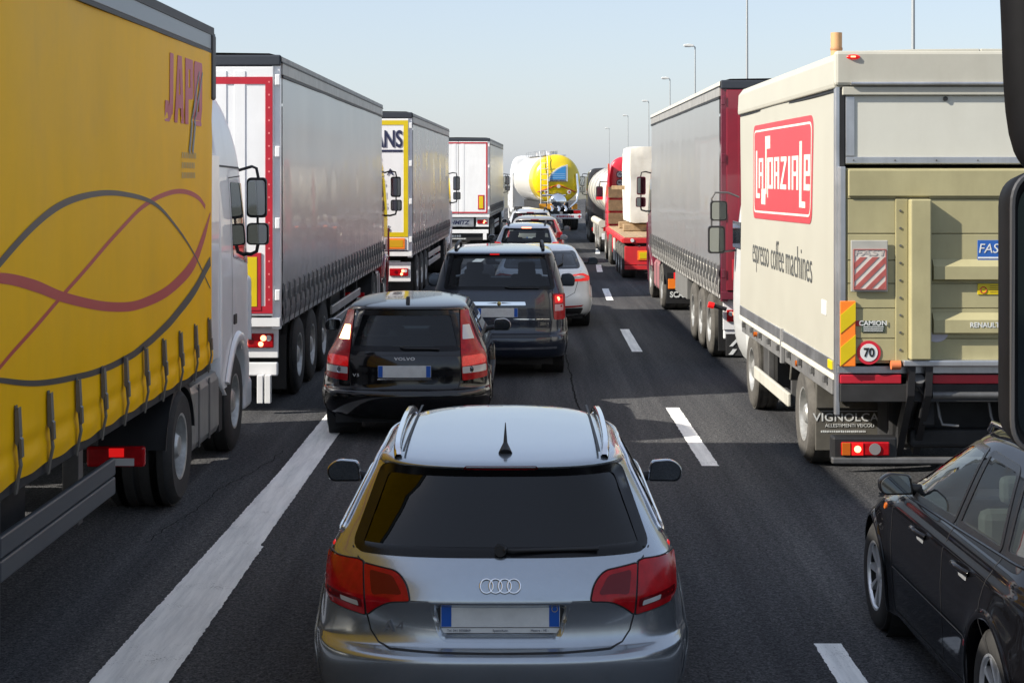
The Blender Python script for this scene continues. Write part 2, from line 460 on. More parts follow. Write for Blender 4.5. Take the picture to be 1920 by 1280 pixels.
# longitudinal joint and sealed cracks
jm = mat('bitumen_seal', (.010,.010,.010), .95, spec=.1)
mb = MB(); rows = []; rnd = random.Random(5); e = 0; y = 3
while y < 60:
    e = e*.8+rnd.uniform(-.012,.012); c = .70+curve_off(y)+e; w = .006+rnd.random()*.008
    rows.append([(c-w, y, .003), (c+w, y, .003)]); y += .12
mb.grid(rows); o = mb.build('road_joint', jm); o['kind'] = 'structure'
mb = MB(); rows = []; y = 13; e = 0
while y < 17.5:
    e = e*.9+rnd.uniform(-.03,.03); c = -2.9+(y-13)*.12+e; rows.append([(c-.004, y, .003), (c+.004, y, .003)]); y += .1
mb.grid(rows); o = mb.build('road_crack', jm); o['kind'] = 'structure'
# ------------------------------------------------------------------ wheels
WCACHE = {}
def wheel(parent, x, y, r, w, kind='car', sgn=1, rub=None, rim=None, z=None):
    """tyre with a rim child; sgn = side the rim faces"""
    rub = rub or rubber; rim = rim or (rimm if kind.startswith('car') else rimt)
    key = (round(r,3), round(w,3), kind, rub.name, rim.name)
    if key not in WCACHE:
        t = MB(); h = w/2; ri = r*(.66 if kind.startswith('car') else .56)
        prof = [(ri*.97, -h*.8), (ri, -h), (r*.86, -h*1.04), (r*.955, -h*.9), (r*.99, -h*.72), (r, -h*.4)]
        for gz in (-.45, 0, .45):
            prof += [(r, (gz-.06)*w*.8), (r-.012, (gz-.05)*w*.8), (r-.012, (gz+.05)*w*.8), (r, (gz+.06)*w*.8)]
        prof = prof[:6] + [p for p in prof[6:]] + [(r, h*.4), (r*.99, h*.72), (r*.955, h*.9), (r*.86, h*1.04), (ri, h), (ri*.97, h*.8)]
        t.lathe(prof, (0,0,0), 'x', 40, closed=True)
        tm = t.mesh('tyre', rub, smooth=35)
        R = MB()
        if kind.startswith('car'):
            R.m = 0
            R.lathe([(ri*1.0, h*.8), (ri*.99, h*.98), (ri*.93, h*.95), (ri*.9, h*.80)], (0,0,0), 'x', 40)
            ns = {'car5': 5, 'car7': 9, 'car': 7}[kind]
            for k in range(ns):
                a = 2*math.pi*k/ns; d = .16 if ns < 8 else .11
                for q0, q1, ra, rb in ((a-d*.9, a-d*1.15, .16, .93), (a+d*.9, a+d*1.15, .16, .93)) if ns == 5 else ((a-d, a+d, .14, .93),):
                    if ns == 5:
                        da = .07
                        P = [(ra*ri, q0-da*2), (rb*ri, q1-da), (rb*ri, q1+da), (ra*ri, q0+da*2)]
                    else:
                        P = [(ra*ri, a-d*1.9), (rb*ri, a-d*.8), (rb*ri, a+d*.8), (ra*ri, a+d*1.9)]
                    v = [(h*(.72 if i in (0, 3) else .86), p*math.cos(t_), p*math.sin(t_)) for i, (p, t_) in enumerate(P)]
                    v += [(h*.45, q[1], q[2]) for q in v]
                    R.add(v, [(0,1,2,3), (4,7,6,5), (0,4,5,1), (1,5,6,2), (2,6,7,3), (3,7,4,0)])
            R.lathe([(.001, h*.84), (ri*.15, h*.82), (ri*.24, h*.72), (ri*.25, h*.3)], (0,0,0), 'x', 20)
            R.m = 1; R.lathe([(.001, h*.1), (ri*.88, h*.1)], (0,0,0), 'x', 30)
            R.m = 2; R.lathe([(ri*.2, h*.2), (ri*.62, h*.2)], (0,0,0), 'x', 30)
            rm = R.mesh('rim', [rim, under, under], smooth=40)
        else:
            dd = -.25 if kind == 'drive' else .35
            R.lathe([(ri*1.0, h*.85), (ri*1.0, h*1.0), (ri*.93, h*.98), (ri*.88, h*.7), (ri*.84, h*dd), (ri*.66, h*(dd-.1 if kind == 'drive' else dd+.15)), (ri*.45, h*(dd+.05)), (ri*.43, h*.8), (ri*.3, h*.95), (.001, h*.97)], (0,0,0), 'x', 40)
            for k in range(10):
                a = 2*math.pi*k/10
                R.m = 0; c = (h*(dd+.02), ri*.54*math.cos(a), ri*.54*math.sin(a)); R.cyl(c, (c[0]+.05, c[1], c[2]), .018, n=6)
                a += math.pi/10; R.m = 1
                c = (h*(dd+.06), ri*.75*math.cos(a), ri*.75*math.sin(a)); R.cyl((c[0]-.02, c[1], c[2]), (c[0]+.025, c[1], c[2]), .033, n=10)
            rm = R.mesh('rim', [rim, under], smooth=40)
        WCACHE[key] = (tm, rm)
    tm, rm = WCACHE[key]
    o = part('wheel', tm, parent, (x, y, r if z is None else z), (random.uniform(0, 6.28) if sgn > 0 else random.uniform(0, 6.28), 0, 0 if sgn > 0 else math.pi))
    part('rim', rm, o)
    return o

# ------------------------------------------------------------------ lofted vehicle bodies
class Body:
    def __init__(self, rows, nr=2.8, cr=.6, nf=2.4, cf=.9, sub=6):
        D = catmull(rows, sub); D[:,0] = np.maximum.accumulate(D[:,0]+np.arange(len(D))*1e-6)
        D[:,1] = np.maximum(D[:,1], .02)
        self.D = D; self.nr = nr; self.cr = cr; self.nf = nf; self.cf = cf; self.flares = []
    def at(self, z):
        D = self.D; return np.interp(z, D[:,0], D[:,1]), np.interp(z, D[:,0], D[:,2]), np.interp(z, D[:,0], D[:,3])
    def cc(self, yr, yf): return min(self.cr, .48*(yf-yr)), min(self.cf, .48*(yf-yr))
    def rear(self, x, z, off=0.0):
        w, yr, yf = self.at(z); c, _ = self.cc(yr, yf); u = min(abs(x)/w, .9995)
        q = 1-u**self.nr; k = (c/w)*(u**(self.nr-1))*q**(1/self.nr-1); L = math.hypot(1, k)
        return (x+math.copysign(k/L*off, x), float(yr+c*(1-q**(1/self.nr))-off/L), z)
    def fl(self, y, z):
        s = 0
        for (fy, fz, fr, fa) in self.flares:
            d = math.hypot(y-fy, z-fz); s += fa*math.exp(-((d-fr)/.09)**2)
        return s
    def sidex(self, y, z):
        w, yr, yf = self.at(z); c, cf = self.cc(yr, yf)
        if y < yr+c: u = max(0, min(1, 1-(y-yr)/c)); x = w*(1-u**self.nr)**(1/self.nr)
        elif y > yf-cf: u = max(0, min(1, (y-yf+cf)/cf)); x = w*(1-u**self.nf)**(1/self.nf)
        else: x = w
        return float(x)+self.fl(y, z)
    def right(self, y, z, off=0.0): return (self.sidex(y, z)+off, y, z)
    def left(self, y, z, off=0.0): return (-(self.sidex(y, z)+off), y, z)
    def build(self, name, m, parent, N1=30, N2=44, N3=16, rear=(), side=(), front=(), both=True):
        a = np.linspace(0, math.pi/2, 160)
        def arc(n, k):
            X = np.sin(a)**(2/n); Y = 1-np.cos(a)**(2/n)
            s = np.concatenate([[0], np.cumsum(np.hypot(np.diff(X), np.diff(Y)*.6))]); q = np.linspace(0, s[-1], k+1)
            return np.interp(q, s, X), np.interp(q, s, Y)
        rx, ry = arc(self.nr, N1); fx, fy = arc(self.nf, N3)
        rows = []
        for z, w, yr, yf in self.D:
            c, cf = self.cc(yr, yf)
            X = np.concatenate([w*rx, np.full(N2-1, w), (w*fx)[::-1]])
            Y = np.concatenate([yr+c*ry, np.linspace(yr+c, yf-cf, N2+1)[1:-1], (yf-cf*fy)[::-1]])
            half = [(x+(self.fl(y, z) if x > .6*w else 0), y, z) for x, y in zip(X, Y)]
            rows.append(half + [(-x, y, zz) for x, y, zz in half[-2:0:-1]])
        n = len(rows[0]); mb = MB(); vs = [p for r in rows for p in r]; fs = []
        for i in range(len(rows)-1):
            for j in range(n):
                q = (i*n+j, i*n+(j+1) % n, (i+1)*n+(j+1) % n, (i+1)*n+j)
                cx = sum(vs[k][0] for k in q)/4; cy = sum(vs[k][1] for k in q)/4; cz = sum(vs[k][2] for k in q)/4
                jj = j if j <= len(X)-1 else n-j-1
                cut = False
                w = self.D[i][1]
                if jj < N1:
                    cut = any(inpoly(cx, cz, P) for P in rear)
                elif jj >= N1+N2-1:
                    cut = any(inpoly(cx, cz, P) for P in front)
                if not cut and abs(cx) > .7*w: cut = any(inpoly(cy, cz, P) for P in side)
                if not cut: fs.append(q)
        k = len(rows)-1
        for j in range(1, len(X)-1):      # close the top
            fs.append((k*n+j, k*n+j+1 if j+1 < len(X) else k*n+j, k*n+n-j-1, k*n+n-j))
        mb.add(vs, fs)
        return mb.build(name, m, parent, smooth=62, recalc=True)

def seatset(root, w, y, zs, m=None, z0=.45):
    """rear bench, front seats with head restraints, steering wheel and dash"""
    m = m or seatm
    mb = MB(); mb.box(-w, w, y, y+.14, z0, zs-.02); mb.build('rear_seat', m, root, bevel=.04)
    for x in (-w*.6, w*.6):
        MB().box(x-.13, x+.13, y-.02, y+.07, zs+.0, zs+.15).build('headrest', m, root, bevel=.035)
        MB().box(x-.24, x+.24, y+.95, y+1.09, z0, zs+.02).build('front_seat', m, root, bevel=.05)
        MB().box(x-.13, x+.13, y+.97, y+1.06, zs+.05, zs+.2).build('headrest', m, root, bevel=.035)
    MB().box(-w*1.1, w*1.1, y+1.85, y+2.2, z0+.2, zs-.08).build('dashboard', black, root, bevel=.04)
    MB().box(-w*1.15, w*1.15, y-.6, y+2.0, .22, .34).build('cabin_floor', under, root)

def mirror(root, body_m, x, y, z, sgn, sw=.22, sh=.14, out=.02):
    """door mirror: shell, glass facing back, foot"""
    xo = x+sgn*out; P = rpoly([(0, -sh*.48), (sw*.9, -sh*.5), (sw, sh*.1), (sw*.7, sh*.5), (.02, sh*.42)], [.02,.04,.06,.06,.03])
    pts = [(xo+sgn*a, z+b) for a, b in P]
    cx = sum(p[0] for p in pts)/len(pts); cz = sum(p[1] for p in pts)/len(pts)
    mb = MB(); R = []
    for dy, k in ((0, .93), (.012, 1.0), (.06, .98), (.10, .82), (.125, .5), (.13, .02)):
        R.append([(cx+(p[0]-cx)*k, y+dy, cz+(p[1]-cz)*k) for p in pts])
    mb.grid(R, wrap=True); o = mb.build('mirror', body_m, root, smooth=50)
    gl = MB(); gl.add([(cx+(p[0]-cx)*.88, y+.006, cz+(p[1]-cz)*.86) for p in pts], [list(range(len(pts)))]); gl.build('mirror_glass', mirrorg, o)
    ft = MB(); ft.add([(cx+(p[0]-cx)*.94, y+.003, cz+(p[1]-cz)*.94) for p in pts]+[(cx+(p[0]-cx)*.87, y-.001, cz+(p[1]-cz)*.85) for p in pts],
                      [(i, (i+1) % len(pts), len(pts)+(i+1) % len(pts), len(pts)+i) for i in range(len(pts))]); ft.build('mirror_rim', black, o)
    MB().cyl((x-sgn*.06, y+.07, z-sh*.35), (xo+sgn*.05, y+.07, z-sh*.25), .03, n=10).build('mirror_foot', black, o, smooth=40)
    return o

def plate(root, fn, x, z, w=.52, h=.11, blue=True, yoff=.006, right_only=False):
    p = conform('number_plate', rpoly([(x-w/2, z-h/2), (x+w/2, z-h/2), (x+w/2, z+h/2), (x-w/2, z+h/2)], .008, 3), fn, platew, root, off=yoff, sp=.06, skirt=.006)
    b = w*.09
    if not right_only:
        conform('blue_band', [(x-w/2+.003, z-h/2+.003), (x-w/2+b, z-h/2+.003), (x-w/2+b, z+h/2-.003), (x-w/2+.003, z+h/2-.003)], fn, plateb, p, off=yoff+.002, sp=.06, skirt=0)
    conform('blue_band', [(x+w/2-b, z-h/2+.003), (x+w/2-.003, z-h/2+.003), (x+w/2-.003, z+h/2-.003), (x+w/2-b, z+h/2-.003)], fn, plateb, p, off=yoff+.002, sp=.06, skirt=0)
    return p

def flatfn(y): return lambda x, z, off=0.0: (x, y-off, z)

def window(root, name, poly, fn, gm, frit=.035, sp=.05, ringm=None, over=.012):
    outer = inset(poly, -over); inner = inset(poly, frit)
    conform(name + '_seal', outer, fn, ringm or blackg, root, off=.004, sp=sp*.8, hole=inner, skirt=.02)
    return conform(name, inset(poly, frit*.4), fn, gm, root, off=.0, sp=sp, skirt=0)

def arches(B, root, lipm, wheels_, r, N=28, wellr=.05):
    """side cut polygons for wheel arches"""
    out = []
    for yw in wheels_:
        out.append([(yw+(r+wellr)*math.cos(t), r+(r+wellr)*math.sin(t)) for t in np.linspace(-.5, math.pi+.5, N)])
    return out

def arch_lips(B, root, lipm, wheels_, r, wellr=.05, zmin=.2, sides=(1, -1)):
    for yw in wheels_:
        for sg in sides:
            mb = MB(); fn = B.right if sg > 0 else B.left; R = []
            for t in np.linspace(-.35, math.pi+.35, 30):
                row = []
                for rr, off in ((wellr+.045, .002), (wellr+.03, .008), (wellr+.012, .010), (wellr-.002, .004), (wellr-.006, -.03), (wellr-.006, -.10)):
                    y = yw+(r+rr)*math.cos(t); z = max(zmin, r+(r+rr)*math.sin(t)); row.append(fn(y, z, off))
                R.append(row)
            mb.grid(R); mb.build('wheel_arch', lipm, root, smooth=60)
            w = B.at(r+.2)[0]; well = MB()
            well.lathe([(r+.07, sg*(w-.34)), (r+.07, sg*(w-.03))], (0, yw, r+.01), 'x', 28); well.lathe([(.01, sg*(w-.34)), (r+.07, sg*(w-.34))], (0, yw, r+.01), 'x', 28)
            well.build('wheel_well', under, root)

# ------------------------------------------------------------------ silver estate car, nearest
glass_tint = glass('tinted_rear_glass', (.035, .04, .05))
glass_mid = glass('green_car_glass', (.42, .52, .52))
glass_dark = glass('smoked_car_glass', (.16, .19, .22))

def silver_estate():
    paint = mat('metallic_grey_paint', (.38, .42, .46), .26, metal=.8, coat=1.0, var=.03, vscale=30)
    root = thing('estate_car', (-.095, 8.1, 0), 'metallic grey estate car with chrome roof rails, nearest in the middle lane', 'car', 'cars queuing in the middle lane')
    rows = [(.19,.84,.16,4.2),(.24,.885,.06,4.3),(.36,.91,.02,4.35),(.46,.92,.0,4.35),(.50,.92,.004,4.35),(.522,.915,.04,4.33),(.545,.91,.085,4.3),
            (.62,.905,.105,4.25),(.70,.90,.10,4.22),(.742,.90,.088,4.2),(.755,.90,.086,4.18),(.80,.895,.10,4.1),(.86,.885,.125,3.95),(.92,.865,.16,3.8),(.955,.845,.185,3.65),
            (1.05,.795,.27,3.4),(1.15,.745,.345,3.15),(1.25,.69,.41,2.9),(1.315,.653,.44,2.72),(1.335,.640,.415,2.66),(1.352,.628,.40,2.6),(1.366,.612,.43,2.55),
            (1.380,.59,.55,2.5),(1.392,.555,.75,2.42),(1.401,.49,1.05,2.3),(1.407,.38,1.4,2.15),(1.410,.12,1.7,1.95)]
    B = Body(rows, 2.9, .62, 2.4, 1.0, sub=5)
    RW, FW, R = .98, 3.3, .318
    B.flares = [(RW, R, R+.05, .028), (FW, R, R+.05, .03)]
    win = rpoly([(-.720,.962),(.720,.962),(.590,1.326),(-.590,1.326)], [.05,.05,.05,.05])
    sw = rpoly([(.62,1.0),(3.25,.985),(2.72,1.3),(1.2,1.325),(.86,1.28)], [.03,.05,.08,.1,.06])
    rec = rpoly([(-.29,.562),(.29,.562),(.345,.752),(-.345,.752)], [.05,.05,.012,.012])
    ar = arches(B, root, paint, (RW, FW), R)
    B.build('body', paint, root, 46, 60, 20, rear=[win, inset(rec, .012)], side=[sw]+ar, front=[[(-.6,1.0),(.6,1.0),(.5,1.3),(-.5,1.3)]])
    arch_lips(B, root, paint, (RW, FW), R)
    # plate recess, real depth
    def dep(x, z):
        d = min([abs((Vector((x, z))-Vector(rec[i])).length) for i in range(len(rec))])
        def sd(a, b):
            a = Vector(a); b = Vector(b); p = Vector((x, z)); t = max(0, min(1, (p-a).dot(b-a)/max(1e-9, (b-a).length_squared))); return (p-(a+(b-a)*t)).length
        d = min(sd(rec[i], rec[(i+1) % len(rec)]) for i in range(len(rec)))
        t = max(0, min(1, (d-.004)/.038)); return -.045*t*t*(3-2*t)
    rc = conform('plate_recess', rec, B.rear, paint, root, off=.002, sp=.016, skirt=.01, depth=dep)
    def deep(x, z, off=0): p = B.rear(0, .66, 0); return (x, p[1]+.030-(z-.66)*.02-off, z)
    fr = conform('plate_frame', rpoly([(-.297,.594),(.297,.594),(.3,.742),(-.3,.742)], .012), deep, black, root, off=.0, sp=.08, skirt=.02)
    plate(root, deep, 0, .684, .575, .116, yoff=.004)
    st = conform('dealer_strip', rpoly([(-.29,.598),(.29,.598),(.29,.622),(-.29,.622)], .008), deep, platew, fr, off=.003, sp=.1, skirt=0)
    for s, x in (('Tel. 041 5020869', -.2), ('SpazioAuto', 0), ('Mestre - VE -', .19)):
        text('dealer_lettering', s, .016, inkblue, fr, (x, deep(0,.61)[1]-.006, .61), ext=.0003)
    e = MB(); e.tube([(.262+.014*math.cos(t), deep(0,.71)[1]-.0075, .715+.014*math.sin(t)) for t in np.linspace(0, 6.28, 16)[:-1]], .0012, 5, True); e.build('year_ring', yellowp, root)
    # windows
    window(root, 'rear_window', win, B.rear, glass_tint, .03, .05)
    for fn in (B.left, B.right):
        window(root, 'side_window', sw, fn, glass_dark, .03, .07)
        mb = MB(); mb.tube([fn(a, b, .008) for a, b in dense(inset(sw, -.012)+[inset(sw, -.012)[0]], .08)], .008, 6); mb.build('window_trim', chrome, root, smooth=60)
        for yy in (1.15, 2.05):
            conform('pillar', [(yy-.03,.99),(yy+.03,.99),(yy+.06,1.325),(yy,1.325)], fn, blackg, root, off=.006, sp=.08)
    # lamps
    outer = rpoly([(-.872,.905),(-.868,.74),(-.845,.70),(-.655,.672),(-.672,.912),(-.70,.918)], [.02,.03,.04,.01,.01,.02])
    inner = rpoly([(-.664,.905),(-.645,.675),(-.60,.715),(-.535,.752),(-.437,.758),(-.452,.83),(-.50,.885)], [.01,.012,.04,.05,.012,.06,.06])
    for mir in (0, 1):
        F = mirx if mir else (lambda P: P)
        a = conform('tail_lamp', F(outer), B.rear, redlens, root, off=.009, sp=.022, skirt=.02)
        conform('dark_band', F(rpoly([(-.855,.735),(-.668,.705),(-.672,.75),(-.86,.775)], .01)), B.rear, redlens2, a, off=.0105, sp=.025, skirt=0)
        conform('reversing_lamp', F(rpoly([(-.775,.728),(-.685,.712),(-.69,.738),(-.78,.752)], .006)), B.rear, clearl, a, off=.012, sp=.03, skirt=0)
        b = conform('hatch_lamp', F(inner), B.rear, redlens, root, off=.009, sp=.022, skirt=.02)
        conform('lamp_chamber', F(rpoly([(-.635,.885),(-.62,.775),(-.56,.785),(-.47,.785),(-.52,.868)], .02)), B.rear, redlens2, b, off=.0105, sp=.03, skirt=0)
        # lamp outline gap
        mb = MB(); Q = inset(F(outer), -.003); mb.tube([B.rear(x, z, .003) for x, z in dense(Q+[Q[0]], .03)], .004, 5); mb.build('lamp_gap', black, root)
        mb = MB(); Q = inset(F(inner), -.003); mb.tube([B.rear(x, z, .003) for x, z in dense(Q+[Q[0]], .03)], .004, 5); mb.build('lamp_gap', black, root)
    # panel gaps
    gl = [(-.735,.965),(-.70,.925),(-.668,.905),(-.648,.67),(-.628,.60),(-.59,.552),(-.53,.531),(-.3,.525),(0,.523)]
    gl = gl + [(-x, z) for x, z in gl[-2::-1]]
    mb = MB(); ribbon(mb, dense(gl, .03), B.rear, .007, .0015); mb.build('tailgate_gap', black, root)
    for sx in (-1, 1): mb = MB(); ribbon(mb, dense([(sx*.44,.757),(sx*.345,.757)], .03), B.rear, .004, .002); mb.build('crease_gap', black, root)
    # spoiler shadow gap and high brake lamp
    conform('high_brake_lamp', rpoly([(-.185,1.335),(.185,1.335),(.18,1.356),(-.18,1.356)], .01), B.rear, redlens2, root, off=.006, sp=.05)
    # emblem
    for k in range(4):
        cx = -.0655+.0437*k; mb = MB(); c = B.rear(cx, .83, .006)
        mb.tube([B.rear(cx+.031*math.cos(t), .83+.031*math.sin(t), .007) for t in np.linspace(0, 2*math.pi, 28)[:-1]], .0052, 8, True); mb.build('emblem_ring', chrome, root, smooth=60)
    text('badge_lettering', 'A4', .075, mat('dark_chrome', (.3,.3,.32), .25, metal=.8), root, (-.515, B.rear(-.5,.625)[1]-.004, .625), ext=.003, sx=1.15, spacing=1.15)
    # rear wiper
    mb = MB(); mb.tube([B.rear(.015, .99, .03), B.rear(.06, .985, .035), B.rear(.47, .985, .03)], .011, 8); mb.cyl(B.rear(.0,.985,0), B.rear(.0,.985,.05), .028, n=14); mb.tube([B.rear(.0,1.0,.04), B.rear(.03,.985,.04)], .018, 8)
    mb.build('rear_wiper', black, root, smooth=50)
    # roof rails
    for sx in (-1, 1):
        P = [(sx*.525, .60, 1.365), (sx*.533, .66, 1.396), (sx*.545, .9, 1.414), (sx*.553, 1.3, 1.424), (sx*.555, 1.8, 1.424), (sx*.55, 2.15, 1.405), (sx*.545, 2.35, 1.36)]
        P = [tuple(p) for p in catmull(P, 5)]; mb = MB(); RR = []
        for p in P: RR.append([(p[0]+dx, p[1], p[2]+dz) for dx, dz in ((-.017,-.016),(.017,-.016),(.02,0),(.012,.018),(-.012,.018),(-.02,0))])
        mb.grid(RR, wrap=True); mb.build('roof_rail', chrome, root, smooth=60)
        mb = MB(); ribbon(mb, [(sx*.50, y) for y in np.linspace(.62, 2.4, 20)], lambda x, y, off: (x, y, float(np.interp(y, [.4,.55,.75,1.05,1.4,2.3,2.5], [1.36,1.386,1.399,1.405,1.405,1.40,1.38]))+off), .012, .003)
        mb.build('roof_channel', black, root)
    # aerial
    mb = MB(); mb.cyl((.02,.62,1.385), (.02,.66,1.43), .036, .012, 12); mb.cyl((.02,.66,1.43), (.02,.70,1.53), .011, .002, 8); mb.build('aerial', black, root, smooth=50)
    mirror(root, paint, -.90, 2.42, .985, -1, .225, .14, -.02); mirror(root, paint, .90, 2.42, .985, 1, .225, .14, -.02)
    for sg in (1, -1):
        for yw in (RW, FW): wheel(root, sg*.80, yw, R, .215, 'car5', sg)
        conform('side_reflector', rpoly([(.60,.925),(.66,.925),(.66,.94),(.60,.94)], .005), B.right if sg > 0 else B.left, redlit, root, off=.004, sp=.05)
        mb = MB(); fn = B.right if sg > 0 else B.left
        for yy in (1.15, 2.1): ribbon(mb, dense([(yy+.1,.32),(yy,.6),(yy,.97)], .06), fn, .007, .002)
        ribbon(mb, dense([(.66,.5),(1.2,.62),(2.2,.60),(2.9,.58)], .1), fn, .01, .002)
        mb.build('door_gap', black, root)
    MB().box(-.75,.75,.3,4.0,.16,.3).build('underbody', under, root)
    seatset(root, .62, 1.15, 1.0)
    return B
silver_estate()
# ------------------------------------------------------------------ the other cars
def base_car(S):
    """body, windows, wheels, mirrors, seats from a specification"""
    root = thing('car' if 'name' not in S else S['name'], S['loc'], S['label'], 'car', S.get('group'), S.get('rz', 0))
    B = Body(S['rows'], S.get('nr', 2.9), S.get('cr', .6), 2.4, S.get('cf', .9), sub=S.get('sub', 4))
    R = S.get('R', .32); RW, FW = S['axles']; P = S['paint']
    B.flares = [(RW, R, R+.05, .022), (FW, R, R+.05, .022)]
    ar = arches(B, root, P, (RW, FW), R); n = S.get('n', (30, 40, 14))
    B.build('body', P, root, *n, rear=[S['win']], side=list(S['side'])+ar, front=[S.get('front', [(-.6,1.05),(.6,1.05),(.5,1.3),(-.5,1.3)])])
    arch_lips(B, root, S.get('lip', P), (RW, FW), R, sides=S.get('sides', (1, -1)))
    window(root, 'rear_window', S['win'], B.rear, S['glass'], S.get('frit', .04), .06)
    for sg in (1, -1):
        fn = B.right if sg > 0 else B.left
        for i, w in enumerate(S['side']):
            window(root, 'side_window', w, fn, S.get('sglass', S['glass']), S.get('sfrit', .03), .08)
        for yw in (RW, FW): wheel(root, sg*S['track'], yw, R, .215, S.get('wheel', 'car'), sg)
        mx, my, mz = S['mirror']; mirror(root, S.get('mirm', P), sg*mx, my, mz, sg, *S.get('msize', (.22, .15)))
    MB().box(-.75,.75,.3,S['rows'][3][3]-.3,.17,.3).build('underbody', under, root)
    seatset(root, S.get('seatw', .62), S['seat'][0], S['seat'][1], S.get('seatm'))
    return root, B

def gap(root, B, pts, w=.008, fn=None, name='panel_gap', m=None, off=.0018):
    mb = MB(); ribbon(mb, dense(pts, .04), fn or B.rear, w, off); return mb.build(name, m or black, root)

def sym(h): return h + [(-x, z) for x, z in h[::-1] if abs(x) > 1e-6]

# --- black estate with tall lamps
def black_estate():
    P = mat('black_clearcoat', (.006, .006, .007), .10, coat=.3, var=.2, vscale=20)
    win = rpoly(sym([(-.60,.955),(-.50,1.345)]), .06)
    S = dict(name='estate_car', loc=(-1.22, 17.95, 0), paint=P, label='black estate car with tall red tail lamps and left indicator lit, straddling the white line', group='cars queuing in the middle lane',
        rows=[(.22,.80,.2,4.1),(.28,.85,.08,4.2),(.40,.885,.01,4.25),(.50,.89,0,4.25),(.535,.885,.03,4.22),(.555,.882,.07,4.2),(.66,.88,.085,4.15),(.76,.875,.085,4.1),(.86,.868,.10,3.95),(.93,.85,.13,3.75),(.98,.825,.16,3.6),
              (1.08,.785,.22,3.35),(1.18,.745,.28,3.1),(1.28,.70,.33,2.85),(1.345,.665,.355,2.7),(1.365,.652,.34,2.66),(1.39,.63,.35,2.6),(1.41,.595,.45,2.52),(1.428,.53,.65,2.42),(1.442,.42,.95,2.28),(1.450,.27,1.3,2.1),(1.453,.06,1.6,1.9)],
        nr=2.7, cr=.6, win=win, side=[rpoly([(.62,1.06),(1.25,1.03),(1.2,1.33),(.80,1.33)], .05), rpoly([(1.32,1.03),(3.1,1.0),(2.55,1.31),(1.28,1.33)], .06)],
        glass=glass('blue_green_glass', (.30,.40,.42)), sglass=glass_dark, axles=(.86, 3.5), R=.32, track=.77, mirror=(.88, 2.42, 1.03), seat=(1.15, 1.02), mirm=mat('silver_shell', (.35,.36,.37), .2, metal=.6, coat=.5))
    root, B = base_car(S)
    lamp = rpoly([(-.565,1.352),(-.640,1.352),(-.672,1.20),(-.735,1.05),(-.83,.90),(-.845,.86),(-.852,.65),(-.605,.63),(-.582,1.0)], [.01,.02,.05,.05,.04,.02,.02,.02,.05])
    for mir in (0, 1):
        F = mirx if mir else (lambda q: q)
        L = conform('tail_lamp', F(lamp), B.rear, redlens, root, off=.012, sp=.03, skirt=.03)
        conform('brake_cluster', F(rpoly([(-.60,.885),(-.80,.90),(-.835,.86),(-.84,.80),(-.60,.78)], .02)), B.rear, mat('half_lit_red', (.55,.01,.012), .2, coat=.6, var=.3, vscale=40, emit=(.9,.01,.01), estr=.15), L, off=.0145, sp=.03, skirt=0)
        conform('reversing_band', F(rpoly([(-.603,.775),(-.842,.785),(-.845,.715),(-.605,.705)], .01)), B.rear, clearl, L, off=.016, sp=.03, skirt=0)
        c = (-.69 if not mir else .69); mb = MB()
        mb.lathe([(.001,-.004),(.022,-.004),(.024,.006),(.036,.006),(.038,-.004)], (c, B.rear(c,.745)[1]-.016, .745), 'y', 20); mb.build('reversing_bulb', chrome, L, smooth=40)
        conform('indicator', F(rpoly([(-.592,1.20),(-.66,1.20),(-.715,1.055),(-.597,1.055)], .01)), B.rear, clearl if mir else amberhot, L, off=.0145, sp=.03, skirt=0)
    gap(root, B, sym([(-.60,.955),(-.585,.63),(-.57,.555),(-.50,.545),(0,.543)]))
    gap(root, B, sym([(-.585,.895),(0,.905)]), .005)
    gap(root, B, sym([(-.85,.512),(-.4,.505),(0,.503)]), .012, name='bumper_strip', m=mat('satin_trim', (.04,.04,.042), .3), off=.006)
    plate(root, flatfn(B.rear(0,.73)[1]-.012), 0, .735, .56, .125)
    conform('plate_strip', rpoly([(-.29,.648),(.29,.648),(.28,.662),(-.28,.662)], .004), flatfn(B.rear(0,.73)[1]-.012), chrome, root, off=.004, sp=.1)
    text('brand_lettering', 'VOLVO', .042, letterm, root, (0, B.rear(0,.865)[1]-.004, .865), ext=.003, sx=1.45, bold=.0012, spacing=1.12)
    text('model_lettering', 'V50', .045, sheen, root, (-.50, B.rear(-.5,.70)[1]-.002, .69), ext=.002, sx=1.3, spacing=1.2)
    mb = MB(); mb.tube([B.rear(-.05,.99,.03), B.rear(.0,.975,.035), B.rear(.36,.965,.03)], .010, 8); mb.build('rear_wiper', black, root)
    conform('high_brake_lamp', rpoly([(-.16,1.325),(.16,1.325),(.16,1.338),(-.16,1.338)], .004), B.rear, mat('pale_lens', (.45,.5,.5), .2), root, off=.008, sp=.06)
    mb = MB(); mb.prism([(.55,1.40),(.72,1.42),(.66,1.49),(.62,1.485)], 'x', -.02, .02); mb.build('aerial', black, root, bevel=.01)
    for sx in (-1, 1):
        gap(root, B, [(y, 1.0) for y in np.linspace(.75, 3.2, 20)], .02, fn=(B.right if sx > 0 else B.left), name='window_trim', m=chrome, off=.006)
        mb = MB(); mb.box(sx*.9-.02, sx*.9+.02, 1.0, 3.1, .5, .54); mb.build('side_moulding', black, root, bevel=.01)
black_estate()

